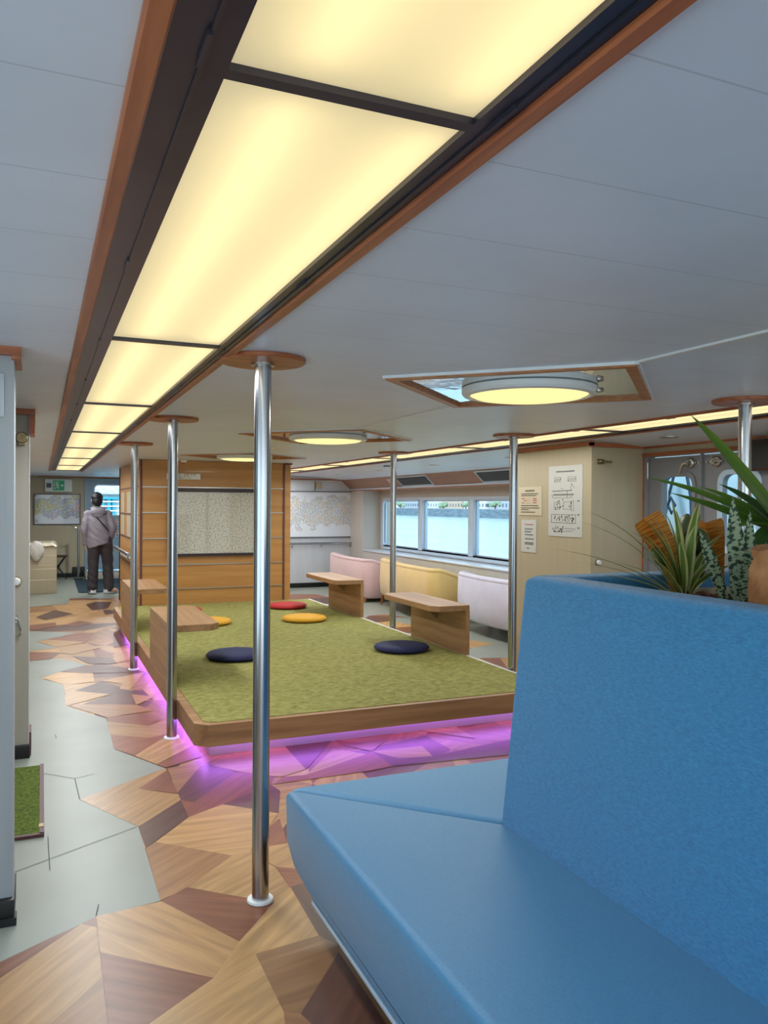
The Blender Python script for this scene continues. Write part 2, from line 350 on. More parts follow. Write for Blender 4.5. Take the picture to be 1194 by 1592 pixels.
def build_floor():
    rnd = random.Random(5)
    pieces = []
    # random marquetry triangles under the whole cabin, laid out as a jittered grid of long wedges
    gx, gy = [], []
    nx, ny = 15, 32
    P = {}
    for i in range(nx+1):
        for j in range(ny+1):
            x = -1.7+i*.5; y = -3.2+j*.66
            jx = 0 if i in (0, nx) else rnd.uniform(-.2, .2); jy = 0 if j in (0, ny) else rnd.uniform(-.26, .26)
            P[i, j] = (x+jx, y+jy)
    for i in range(nx):
        for j in range(ny):
            a, b, c, d = P[i, j], P[i+1, j], P[i+1, j+1], P[i, j+1]
            tris = [(a, b, c), (a, c, d)] if rnd.random() < .5 else [(a, b, d), (b, c, d)]
            for t in tris:
                pieces.append((rnd.choice('LLLMMDR'), rnd.uniform(0, PI), list(t), 0))
    # grey stone-look sheet: the starboard side by the sofas and the far end of the aisle
    pieces.append(('G', 0, [(3.42, 7.0), (5.7, 6.2), (5.7, 14.2), (3.3, 14.2), (3.3, 12.9), (3.9, 12.2), (3.4, 10.9), (3.9, 10.3), (3.35, 8.3)], 1))
    for t, q in (('R', [(4.10, 9.98), (4.33, 10.0), (4.53, 9.6), (4.28, 9.75)]), ('D', [(4.10, 9.98), (4.28, 9.75), (4.2, 9.4), (3.6, 9.3)]), ('L', [(3.6, 9.3), (4.2, 9.4), (4.28, 8.88), (3.98, 8.9)]),
                 ('R', [(3.5, 8.9), (3.98, 8.9), (4.28, 8.88), (3.98, 8.43)]), ('L', [(4.42, 7.73), (4.54, 7.46), (4.19, 7.32), (3.7, 7.6)]), ('R', [(3.7, 7.6), (4.19, 7.32), (3.8, 7.1)]),
                 ('R', [(3.6, 12.9), (4.24, 12.72), (4.3, 12.2), (3.5, 12.1)]), ('D', [(3.5, 12.1), (4.3, 12.2), (4.02, 11.4), (3.3, 11.5)])):
        pieces.append((t, rnd.uniform(0, PI), q, 2))
    pieces.append(('G', 0, [(-1.7, 13.75), (1.9, 13.65), (1.9, 17.6), (-1.7, 17.6)], 1))
    pieces.append(('G', 0, [(-1.7, 2.3), (-.3, 2.78), (-.225, 2.778), (.1, 4), (0, 8.2), (-1.7, 8.3)], 1))
    for k, (t, a, q) in enumerate(FLOOR): pieces.append((t, a, q, 2 if t == 'G' else 3))
    bm = bmesh.new(); uv = bm.loops.layers.uv.new('grain'); col = bm.loops.layers.float_color.new('tone')
    for k, (t, a, q, lv) in enumerate(pieces):
        q = clean(q)
        if len(q) < 3: continue
        z = lv*.0006+(max(0, k-len(pieces)+len(FLOOR)) if lv > 1 else 0)*.00002
        vs = [bm.verts.new((x, y, z)) for x, y in q]
        fs = [bm.faces.new([vs[i] for i in tri]) for tri in tessellate_polygon([[Vector((x, y, 0)) for x, y in q]])]
        c = rnd.choice(TONES[t]); s = rnd.uniform(.94, 1.05)
        c = lin(tuple(min(255, v*s) for v in c)); ox, oy = rnd.uniform(0, 50), rnd.uniform(0, 50)
        for f in fs: f.material_index = 1 if t == 'G' else 0
        for l in [l for f in fs for l in f.loops]:
            x, y = l.vert.co.x, l.vert.co.y
            l[uv].uv = (x*math.cos(a)+y*math.sin(a)+ox, -x*math.sin(a)+y*math.cos(a)+oy)
            l[col] = c
    # hairline joints between the grey sheets
    bm.normal_update()
    for f in bm.faces:
        if f.normal.z < 0: f.normal_flip()
    me = bpy.data.meshes.new('floor'); bm.to_mesh(me); bm.free()
    o = link('floor', me, [WOODF, GREYF], None, 0); o['kind'] = 'structure'
    s = MB().box(-1.7, 5.8, -3.2, 17.9, -.12, -.001); struct('trim_1', s, M['plinth'])  # deck slab below the sheet
    s = MB()
    for a, b in (((.181, 4.285), (.17, 4.62)), ((.17, 4.62), (-.06, 4.85)), ((.17, 4.62), (.27, 4.66)), ((.41, 3.82), (.05, 3.62)), ((.05, 3.62), (-.25, 3.45)), ((.03, 3.86), (.035, 3.50)), ((.185, 3.045), (.2, 3.13)), ((.085, 5.55), (.09, 5.45))):
        d = (Vector(b)-Vector(a)).normalized(); n = Vector((-d.y, d.x))*.0016
        s.face([(a[0]+n.x, a[1]+n.y, .0034), (a[0]-n.x, a[1]-n.y, .0034), (b[0]-n.x, b[1]-n.y, .0034), (b[0]+n.x, b[1]+n.y, .0034)])
    struct('trim_2', s, M['ink'], smooth=0)
build_floor()

# ------------------------------------------------------------------ ceiling with two recessed light channels
CZ = 2.05
HEX = [(2.06, 3.10), (2.08, 5.95), (2.09, 8.80)]; HR = .70
def ceiling():
    s = MB()
    s.box(-1.7, .11, -3.2, 17.6, CZ, CZ+.3)
    # central field with three square openings set on the diagonal
    outer = [(.643, -3.2), (3.457, -3.2), (3.457, 17.6), (.643, 17.6)]
    holes = [[(cx+HR, cy), (cx, cy+HR), (cx-HR, cy), (cx, cy-HR)] for cx, cy in HEX]
    s.holed(outer, holes, .3, Matrix.Translation((0, 0, CZ)))
    s.box(.11, .643, 14.35, 17.6, CZ, CZ+.3); s.box(3.457, 3.99, 14.0, 17.6, CZ, CZ+.3)
    s.box(.11, .643, -3.2, 14.35, CZ+.16, CZ+.3); s.box(3.457, 3.99, -3.2, 14.0, CZ+.16, CZ+.3)
    # starboard field falls gently towards the hull
    s.loft([[(3.99, -3.2, 2.045), (5.10, -3.2, 1.965), (5.10, -3.2, 2.3), (3.99, -3.2, 2.3)], [(3.99, 14.0, 2.045), (5.10, 14.0, 1.965), (5.10, 14.0, 2.3), (3.99, 14.0, 2.3)]])
    struct('ceiling', s, M['ceiling'], smooth=20)
ceiling()
n_trim = [2]
def trim(mb, m):
    n_trim[0] += 1; return struct('trim_%d' % n_trim[0], mb, m)
for xa, xb, ye in ((.100, .132, 14.35), (.608, .640, 14.35), (3.460, 3.492, 14.0), (3.960, 3.995, 14.0)):
    trim(MB().box(xa, xb, -3.2, ye, CZ-.013, CZ+.05, .004, 1), M['trim'])
for xa, xb, ye in ((.132, .213, 14.35), (.566, .608, 14.35), (3.490, 3.534, 14.0), (3.887, 3.955, 14.0)):
    s = MB().box(xa, xb, -3.2, ye, CZ-.004, CZ+.16)
    w = xb-xa
    s.box(xa+w*.55, xa+w*.62, -3.2, ye, CZ-.008, CZ)       # groove lip
    k = -2.8
    while k < ye-.3:
        s.box(xa+w*.50, xa+w*.58, k, k+.075, CZ-.012, CZ-.002); k += .93      # catch tabs
    trim(s, M['rail'])
# thin seam strip linking the diagonal lights
for a, b in ((-3, 2.40), (3.80, 5.25), (6.65, 8.10)):
    trim(MB().box(2.05, 2.075, a, b, CZ-.008, CZ+.004), M['white'])

# ------------------------------------------------------------------ walls
# port side: two partitions with a doorway between them
s = MB().box(-1.7, -.091, 3.12, 3.30, 0, CZ); struct('wall_left', s, M['pillar_face'])
s = MB().box(-1.7, -.066, 5.12, 5.32, 0, CZ); s.box(-1.7, -.52, 5.32, 17.6, 0, CZ); struct('wall_port', s, M['pillar'])
s = MB().holed([(-3.2, 0), (5.2, 0), (5.2, CZ), (-3.2, CZ)], [rrect(-3.0, -.3, .55, 1.95, .1), rrect(-.1, 2.6, .55, 1.95, .1)], .12, PX(-1.8)); struct('wall_side', s, M['pillar'])  # out-of-view wall; its openings are added to let sky light in
for k, (a, b) in enumerate(((-3.0, -.3), (-.1, 2.6))): struct('window_%d' % (k+5), MB().box(-1.75, -1.744, a, b, .55, 1.95), M['glass'])  # unseen windows added for daylight on the bench and near ceiling
s = MB().box(-1.7, -.085, 3.095, 3.32, 0, .092, .004); s.box(-.30, -.078, 3.088, 3.14, .0, .03); struct('baseboard_left', s, M['black'])
s = MB().box(-1.7, -.060, 5.095, 5.14, 0, .078, .004); struct('baseboard_port', s, M['black'])
trim(MB().box(-.072, -.054, 5.142, 5.33, 0, .14), M['redbrown'])
trim(MB().box(-1.7, -.068, 3.08, 3.13, 2.022, CZ), M['trimx'])
trim(MB().box(-.100, -.070, 3.085, 3.36, 2.008, 2.0215), M['trim'])
trim(MB().box(-1.7, -.036, 5.07, 5.13, 2.018, CZ), M['trimx'])
trim(MB().box(-.064, -.037, 5.075, 5.34, 1.905, 2.0175), M['trim'])
trim(MB().box(-.068, -.064, 5.118, 5.124, .08, 2.02), M['white'])
# far end behind the aisle, with a door opening
DW = rrect(1.01, 1.72, 1.263, 1.877, .07)
s = MB().holed([(-1.7, 0), (.812, 0), (.812, 2.01), (1.80, 2.01), (1.80, 0), (2.0, 0), (2.0, CZ), (-1.7, CZ)], [], .16, PY(17.4)); struct('wall_back', s, M['cream'])
d = MB().holed([(.862, .13), (1.76, .13), (1.76, 1.975), (.862, 1.975)], [DW], .05, PY(17.43))
door1 = struct('door_1', d, M['bluedoor'])
f = MB(); f.box(.812, .862, 17.37, 17.5, 0, 2.01); f.box(1.76, 1.80, 17.37, 17.5, 0, 2.01); f.box(.862, 1.76, 17.37, 17.5, 1.975, 2.01)
f.build('door_frame', M['bluedoor'], door1)
f = MB().holed(rrect(.985, 1.745, 1.24, 1.90, .09), [DW], .02, PY(17.415)); f.build('window_rim', M['alu'], door1)
MB().holed(DW, [], .006, PY(17.45)).build('glass_pane', M['glass'], door1)
f = MB().box(1.60, 1.72, 17.36, 17.43, 1.0, 1.02, .004); f.build('handle', M['steel'], door1)
s = MB().box(.575, .82, 17.36, 17.42, 0, .205, .004); s.box(-.06, .60, 17.375, 17.42, 0, .082, .003); struct('baseboard_back', s, M['black'])
trim(MB().box(-.07, 1.9, 17.36, 17.41, 2.028, CZ), M['trimx'])
s = MB().box(.80, 1.9, 16.72, 17.36, 0, .115, .008); s_ = trim(s, M['pillar'])
s = MB().box(1.9, 2.0, 12.7, 17.5, 0, CZ); struct('wall_inner', s, M['wallblue'])
# far end on the starboard side
s = MB().box(2.0, 5.45, 13.84, 14.0, 0, CZ); struct('wall_front', s, M['wallblue'])
s = MB().box(2.0, 5.28, 13.80, 13.86, 0, .083, .003); struct('baseboard_front', s, M['black'])
trim(MB().box(2.0, 5.1, 13.81, 13.85, 1.955, 1.975), M['trimx'])
# hull: wall below the windows, sill, window band
s = MB().box(5.28, 5.40, 6.42, 13.195, 0, .69); s.box(5.28, 5.62, 13.20, 13.84, 0, 1.80); struct('wall_right', s, M['hull'])
s = MB().box(5.26, 5.64, 6.42, 13.20, .69, .715, .006); trim(s, M['sill'])
hole = rrect(6.75, 13.05, .775, 1.60, .10)
s = MB().holed([(6.42, .6), (13.3, .6), (13.3, 2.0), (6.42, 2.0)], [hole], .14, PX(5.62)); struct('wall_window', s, M['hull'])
f = MB().holed(rrect(6.70, 13.10, .73, 1.635, .13), [rrect(6.77, 13.03, .795, 1.585, .09)], .03, PX(5.60)); trim(f, M['alu'])
for y in (11.51, 9.87, 8.23):
    trim(MB().box(5.595, 5.70, y-.075, y+.075, .78, 1.60, .008), M['alu'])
trim(MB().box(5.60, 5.70, 6.8, 13.0, .775, .80), M['rail'])
for k, (a, b) in enumerate(((11.585, 13.04), (9.945, 11.435), (8.305, 9.795), (6.76, 8.155))):
    w = struct('window_%d' % (k+1), MB().box(5.66, 5.666, a, b, .78, 1.60), M['glass'])
    r = MB().box(5.645, 5.675, a, a+.022, .79, 1.59); r.box(5.645, 5.675, b-.022, b, .79, 1.59); r.box(5.645, 5.675, a, b, .79, .81); r.box(5.645, 5.675, a, b, 1.57, 1.59)
    r.build('window_frame', M['alu'], w)
# sloping wooden soffit over the windows
M['soffit'] = wood('soffit_wood', (158, 124, 106), (144, 110, 92), 'y', .45, .6)
s = MB().loft([[(5.10, 6.42, 1.965), (5.28, 6.42, 1.795), (5.64, 6.42, 1.795), (5.64, 6.42, 2.05), (5.10, 6.42, 2.05)], [(5.10, 13.84, 1.965), (5.28, 13.84, 1.795), (5.64, 13.84, 1.795), (5.64, 13.84, 2.05), (5.10, 13.84, 2.05)]])
trim(s, M['soffit'])
trim(MB().box(5.262, 5.30, 6.42, 13.82, 1.778, 1.80), M['alu'])
trim(MB().box(5.268, 5.33, 6.42, 13.82, 1.762, 1.780), M['trim'])
trim(MB().box(5.422, 5.44, 13.80, 13.85, .1, 1.79), M['cream'])
# notice partition and the vestibule with the grey double doors
s = MB().box(4.08, 4.72, 5.23, 6.42, 0, 2.045); s.box(4.72, 5.64, 6.36, 6.42, 0, 2.045); struct('wall_notice', s, M['cream'])
trim(MB().box(4.065, 4.095, 5.215, 6.42, 1.995, 2.03), M['trim'])
trim(MB().box(4.065, 4.61, 5.215, 5.245, 1.985, 2.02), M['trimx'])
trim(MB().box(4.604, 4.612, 5.212, 5.232, .0, 1.94), M['trim'])
s = MB().holed([(-1.0, 0), (3.9, 0), (3.9, 1.915), (5.21, 1.915), (5.21, 0), (5.30, 0), (5.30, 2.05), (-1.0, 2.05)], [], .1, PX(4.61)); struct('wall_doors', s, M['cream'])
trim(MB().box(4.595, 4.62, 1.0, 5.22, 1.985, 2.008), M['trim'])
trim(MB().box(4.590, 4.62, 1.0, 5.22, 1.917, 1.946), M['trim'])
def ship_door(n, y0, y1, wy0, wy1, hy, up, hinge_y):
    d = struct('door_%d' % n, MB().holed([(y0, .08), (y1, .08), (y1, 1.905), (y0, 1.905)], [rrect(wy0, wy1, 1.20, 1.745, .07)], .05, PX(4.625)), M['grey_door'])
    MB().holed(rrect(wy0-.035, wy1+.035, 1.165, 1.78, .095), [rrect(wy0, wy1, 1.20, 1.745, .07)], .016, PX(4.612)).build('window_rim', M['alu'] if n == 3 else M['grey_door'], d)
    MB().holed(rrect(wy0, wy1, 1.20, 1.745, .07), [], .006, PX(4.64)).build('glass_pane', M['glass'], d)
    T = Matrix.Translation((4.62, hy, 1.845)) @ Matrix.Rotation(R(-90), 4, 'Y')
    b = MB().lathe([(0, .0), (.042, .0), (.042, .012), (.034, .018), (.03, .012), (.018, .014), (.018, .04), (0, .04)], 28, T); b.build('lock_rose', M['steel'], d)
    b = MB()
    if up: b.tube([(4.58, hy, 1.845), (4.572, hy+.03, 1.838), (4.57, hy+.045, 1.81), (4.575, hy+.075, 1.755)], [.012, .013, .012, .010], 12)
    else: b.tube([(4.58, hy, 1.845), (4.572, hy-.03, 1.846), (4.572, hy-.105, 1.844)], [.012, .012, .009], 12)
    b.build('lever', M['steel'], d)
    b = MB(); b.tube([(4.606, hinge_y, 1.735), (4.606, hinge_y, 1.868)], .009, 10); b.build('hinge', M['steel'], d)
    b = MB(); yy = hy-.072*(1 if up else -1)
    for k in (-.018, .018): b.tube([(4.626, yy+k, 1.846), (4.61, yy+k, 1.846)], .008, 10)
    b.build('latch_bolt', M['steel'], d)
    return d
ship_door(2, 4.60, 5.17, 4.692, 5.02, 4.715, True, 5.172)
ship_door(3, 3.98, 4.585, 4.08, 4.405, 4.455, False, 3.975)
trim(MB().box(4.60, 4.63, 4.586, 4.599, .08, 1.915), M['grey_door'])
s = MB().box(4.605, 4.68, 5.17, 5.212, 0, 1.915); s.box(4.605, 4.68, 3.9, 3.975, 0, 1.915); trim(s, M['grey_door'])
# casing of the stairs in the middle of the saloon
s = MB().prism([(1.10, 10.16), (3.03, 10.16), (3.03, 13.84), (1.98, 13.84), (1.98, 12.70), (1.10, 12.70)], 0, 2.046, 0); struct('wall_casing', s, M['cabin'])
s = MB().box(1.096, 1.101, 10.17, 12.70, .05, 2.04); struct('wall_casing_side', s, M['cabin_side'])
for z in (1.712, 1.394, 1.071, .743, .438):
    trim(MB().box(1.137, 2.928, 10.146, 10.162, z-.006, z+.006), M['steel'])
for z in (1.715, 1.36, 1.038, .70, .363):
    trim(MB().box(1.088, 1.098, 10.18, 12.69, z-.008, z+.008), M['redbrown'])
for xa, xb in ((1.112, 1.136), (2.928, 2.951)):
    trim(MB().box(xa, xb, 10.15, 10.165, .25, 2.046), M['redbrown'])
trim(MB().box(1.085, 1.10, 12.66, 12.71, .03, 2.046), M['black'])
trim(MB().box(2.955, 3.05, 10.135, 10.19, 2.03, 2.05), M['redbrown'])
# ------------------------------------------------------------------ luminous ceiling panels
def make_panel(name, label, group, x0, x1, y0, y1):
    cx, cy, w, l = (x0+x1)/2, (y0+y1)/2, (x1-x0)/2, (y1-y0)/2
    t = thing(name, label, 'ceiling light', (cx, cy, CZ), 0, group)
    MB().box(-w, w, -l+.012, l-.012, .006, .010).build('diffuser', M['diff'], t, 0)
    for dx in (-.075, .145): MB().tube([(dx, -l+.05, .062), (dx, l-.05, .062)], .014, 10).build('lamp_tube', M['tube'], t)
    MB().box(-w, w, l-.012, l+.012, -.004, .05).build('cross_bar', M['rail'], t)
    MB().box(-w, w, -l, l, .125, .14).build('reflector', M['white'], t, 0)
    return t
YL = [-.85, 1.01, 2.79, 4.65, 6.55, 8.45, 10.40, 12.40, 14.25]
ORD = ['first', 'second', 'third', 'fourth', 'fifth', 'sixth', 'seventh', 'eighth']
for k, (a, b) in enumerate(zip(YL, YL[1:])):
    where = {0: 'nearest, cut off by the photo top', 7: 'last one, far end'}.get(k, '%s from the camera' % ORD[k])
    make_panel('ceiling_light', 'warm glowing panel of the wide left light channel, %s' % where, 'light panels over the aisle', .213, .566, a, b)
YR = [.95, 2.79, 4.65, 6.60, 8.55, 10.40, 12.25, 13.95]
for k, (a, b) in enumerate(zip(YR, YR[1:])):
    if k == 0: where = 'right of the rightmost pole'
    elif k == 6: where = 'farthest one, by the far white wall'
    else: where = '%s from the right photo edge' % ORD[k]
    make_panel('ceiling_light', 'glowing panel of the right light strip, %s' % where, 'light panels by the windows', 3.534, 3.887, a, b)

M['goldwood'] = wood('golden_frame_wood', (190, 124, 68), (160, 98, 50), 'x', .4)
def make_round(cx, cy, label):
    t = thing('round_ceiling_light', label, 'ceiling light', (cx, cy, CZ), 0, 'round lights in mirrored diamonds')
    r = HR
    s = MB()
    s.holed([(r+.02, 0), (0, r+.02), (-r-.02, 0), (0, -r-.02)], [[(r-.04, 0), (0, r-.04), (-r+.04, 0), (0, -r+.04)]], .026, Matrix.Translation((0, 0, -.018)))
    s.build('wood_frame', M['goldwood'], t)
    MB().holed([(r+.035, 0), (0, r+.035), (-r-.035, 0), (0, -r-.035)], [[(r+.012, 0), (0, r+.012), (-r-.012, 0), (0, -r-.012)]], .02, Matrix.Translation((0, 0, -.012))).build('outer_lip', M['white'], t)
    MB().prism([(r, 0), (0, r), (-r, 0), (0, -r)], -.004, .004).build('mirror_plate', M['mirror'], t, 0)
    s = MB(); s.lathe([(.300, -.004), (.308, -.008), (.308, -.030), (.300, -.040), (.278, -.045), (.268, -.038), (.268, -.004)], 64); s.build('lamp_ring', M['white'], t)
    MB().lathe([(0, -.062), (.10, -.061), (.19, -.056), (.245, -.048), (.270, -.036), (.270, -.01), (0, -.01)], 64).build('opal_cover', M['dome'], t)
    s = MB(); s.box(.20, .235, -.24, -.20, -.038, -.018, .003); s.build('clip', M['steel'], t)
    return t
for (cx, cy), l in zip(HEX, ('large round light in a mirrored diamond, nearest the camera, upper right', 'round light in a mirrored diamond, the middle one of three along the ceiling', 'round light in a mirrored diamond, farthest, just before the wooden casing')):
    make_round(cx, cy, l)
def downlight(x, y, z, label):
    t = thing('downlight', label, 'downlight', (x, y, z), 0, 'small downlights by the windows')
    MB().lathe([(.052, .0), (.062, -.004), (.062, .006), (.04, .006), (.04, .0)], 28).build('ring', M['white'], t)
    MB().lathe([(0, .001), (.04, .001), (.04, .006), (0, .006)], 24).build('lens', M['steel'], t)
def rz(x): return 2.045-(x-3.99)*.08/1.11
for y, l in ((7.1, 'small white downlight above the lavender sofa'), (8.85, 'small white downlight above the yellow sofa'), (10.6, 'small white downlight above the gap between yellow and pink sofas'), (12.3, 'farthest small white downlight, by the far wall')):
    downlight(4.50, y, rz(4.5)-.002, l)
t = thing('ceiling_vent', 'small dark round vent in the ceiling between two downlights', 'vent', (4.28, 9.7, rz(4.28)-.003))
MB().lathe([(0, -.004), (.10, -.002), (.10, .006), (0, .006)], 28).build('disc', M['rail'], t)
t = thing('ceiling_vent', 'faint round grey ceiling plate in front of the grey doors', 'vent', (4.3, 4.6, rz(4.3)-.002))
MB().lathe([(0, -.003), (.07, -.001), (.07, .006), (0, .006)], 28).build('disc', M['steel'], t)
downlight(1.15, 15.3, CZ-.002, 'slim round plate in the aisle ceiling near the far blue door')  # ceiling plate built as a downlight; its lamp is added to brighten the aisle end

# soffit grilles
M['grille'] = mat('grille_mesh', (92, 100, 108), rough=.5, metal=.4)
def grille(y0, y1, label):
    a = math.atan2(.17, -.18)
    t = thing('air_grille', label, 'grille', (5.19, (y0+y1)/2, 1.88), 0, 'air grilles in the soffit')
    T = Matrix(((.727, 0, -.687, 0), (0, 1, 0, 0), (-.687, 0, -.727, 0), (0, 0, 0, 1)))
    l = (y1-y0)/2
    f = MB().holed([(-.105, -l), (.105, -l), (.105, l), (-.105, l)], [[(-.085, -l+.03), (.085, -l+.03), (.085, l-.03), (-.085, l-.03)]], .008, T); f.build('frame', M['alu'], t)
    MB().box(-.09, .09, -l+.02, l-.02, -.001, .002, M=T).build('backing', M['black'], t)
    f = MB(); n = int(2*l/.035)
    for i in range(n): f.box(-.085, .085, -l+.03+i*.034, -l+.042+i*.034, .001, .006, M=T)
    for i in range(6): f.box(-.085+i*.03, -.075+i*.03, -l+.03, l-.03, .001, .007, M=T)
    f.build('mesh', M['grille'], t)
grille(7.7, 8.95, 'grey air grille in the sloping wood above the right window')
grille(10.35, 11.45, 'grey air grille in the sloping wood beside the slim far pole')
t = thing('soffit_notice', 'small white label stuck on the sloping wood near the far grille', 'label', (5.19, 11.75, 1.882))
MB().box(-.07, .07, -.09, .09, 0, .003, M=Matrix(((.727, 0, -.687, 0), (0, 1, 0, 0), (-.687, 0, -.727, 0), (0, 0, 0, 1)))).build('plate', M['paper'], t)

# ------------------------------------------------------------------ poles
def make_pole():
    t = thing('support_pole', '', 'pole', (0, 0, 0), 0, 'steel support poles')
    MB().lathe([(.032, .004), (.032, 2.05)], 36).build('shaft', M['chrome'], t)
    MB().lathe([(.036, .004), (.050, .004), (.048, .012), (.036, .014)], 36).build('base_ring', M['white'], t)
    MB().lathe([(.034, 2.03), (.155, 2.032), (.16, 2.036), (.16, 2.049), (.034, 2.049)], 48).build('ceiling_flange', M['trimx'], t)
    MB().lathe([(.0345, 2.02), (.045, 2.022), (.045, 2.03), (.0345, 2.031)], 36).build('ceiling_collar', M['steel'], t)
    return t
pole = make_pole()
PL = [(.764, 2.93, 'tall steel pole nearest the camera, standing on bare floor before the platform corner'),
      (.768, 5.19, 'steel pole against the front left table of the green platform'),
      (.768, 7.47, 'steel pole against the farther left table of the green platform'),
      (3.335, 7.49, 'slim far steel pole in front of the yellow sofa'),
      (3.335, 5.22, 'steel pole just left of the notice partition and blue backrest'),
      (3.285, 2.985, 'rightmost steel pole, rising behind the big green plant leaves')]
for k, (x, y, l) in enumerate(PL):
    if k == 0: pole.location = (x, y, 0); pole['label'] = l
    else: dup(pole, (x, y, 0), l)

# ------------------------------------------------------------------ raised platform with carpet
pl = thing('raised_platform', 'low oak-edged platform with green carpet and purple light glowing underneath', 'platform', (2.04, 7.3, 0))
def L(pts, o): return [(x-o[0], y-o[1]) for x, y in pts]
o_ = (2.04, 7.3)
out = L([(.804, 4.59), (.874, 4.52), (3.218, 4.52), (3.29, 4.59), (3.29, 10.14), (.804, 10.14)], o_)
inn = L([(.858, 4.605), (.908, 4.565), (3.185, 4.565), (3.262, 4.63), (3.262, 10.14-.03), (.858, 10.14-.03)], o_)
MB().holed(out, [inn], .125, Matrix.Translation((0, 0, .12))).build('rim', M['rim'], pl, 0)
MB().prism(inn, .13, .249).build('carpet', M['carpet'], pl, 0)
MB().box(3.262-o_[0], 3.292-o_[0], 4.62-o_[1], 10.13-o_[1], .2455, .2485).build('edge_strip', M['paper'], pl, 0)
MB().box(.925-o_[0], 3.155-o_[0], 4.75-o_[1], 10.1-o_[1], 0, .122).build('plinth', M['plinth'], pl, 0)
MB().box(.93-o_[0], 3.15-o_[0], 4.730-o_[1], 4.746-o_[1], .104, .119).build('led_strip', M['led'], pl, 0)
MB().box(.906-o_[0], .922-o_[0], 4.76-o_[1], 9.75-o_[1], .104, .119).build('led_strip', M['led'], pl, 0)

# low tables at the platform edges
def make_table(sx):
    t = thing('low_table', '', 'table', (0, 0, 0), 0, 'low oak tables on the platform edge')
    s = sx   # board reaches from the outer panel towards the middle of the platform (s = +1: towards +X)
    def q(x): return x*s
    pts = [(0, -.54), (.285, -.54), (.345, -.48), (.345, .48), (.285, .54), (0, .54)]
    MB().prism([(q(x), y) for x, y in pts], .372, .420, .003, 1).build('tabletop', M['table'], t, 20)
    MB().prism([(q(x), y) for x, y in ((0, -.54), (.034, -.54), (.034, .54), (0, .54))], 0, .372).build('side_panel', M['table'], t, 20)
    b = MB().loft([[(q(.034), -.012, .372), (q(.20), -.012, .372), (q(.034), -.012, .24)], [(q(.034), .012, .372), (q(.20), .012, .372), (q(.034), .012, .24)]]); b.build('bracket', M['table'], t, 20)
    return t
tl = make_table(1); tr = make_table(-1)
tl.location = (.805, 6.08, .2495); tl['label'] = 'low oak table at the front of the platform\'s left edge, behind the second pole'
dup(tl, (.805, 8.55, .2495), 'low oak table at the back of the platform\'s left edge, by the wooden casing')
tr.location = (3.305, 6.37, .249); tr['label'] = 'low oak table on the platform\'s right edge, in front of the lavender sofa'
dup(tr, (3.305, 8.76, .249), 'low oak table at the back of the platform\'s right edge, before the pink sofa')

# floor cushions
M['navy'] = mat('navy_cloth', (26, 32, 78), rough=.8, var=.12, vscale=(60, 60, 60), bump=.3, bscale=260)
M['yellow'] = mat('yellow_cloth', (222, 164, 40), rough=.8, var=.06, vscale=(60, 60, 60), bump=.3, bscale=260)
M['red'] = mat('red_cloth', (190, 46, 48), rough=.8, var=.08, vscale=(60, 60, 60), bump=.3, bscale=260)
def cushion(x, y, m, label):
    t = thing('floor_cushion', label, 'cushion', (x, y, .249), 0, 'round floor cushions')
    MB().lathe([(0, .002), (.19, .002), (.222, .008), (.238, .022), (.238, .034), (.224, .048), (.19, .055), (.10, .057), (.03, .054), (0, .053)], 48).build('pad', M[m], t, 80)
    r = [(.2385*math.cos(a), .2385*math.sin(a), .028) for a in [2*PI*k/48 for k in range(49)]]
    MB().tube(r, .0035, 6).build('seam', M[m], t)
for c in ((1.46, 6.42, 'navy', 'navy round cushion partly behind the nearest pole, left half of the platform'), (2.865, 6.24, 'navy', 'navy round cushion near the right front table'),
          (2.615, 8.22, 'yellow', 'yellow round cushion in the open, near the middle of the green carpet'), (1.60, 8.33, 'yellow', 'yellow round cushion half hidden behind the front left table'),
          (2.745, 9.33, 'red', 'red round cushion right of the nearest pole, at the back of the carpet'), (1.475, 9.32, 'red', 'red round cushion barely showing above the front left table')):
    cushion(*c)

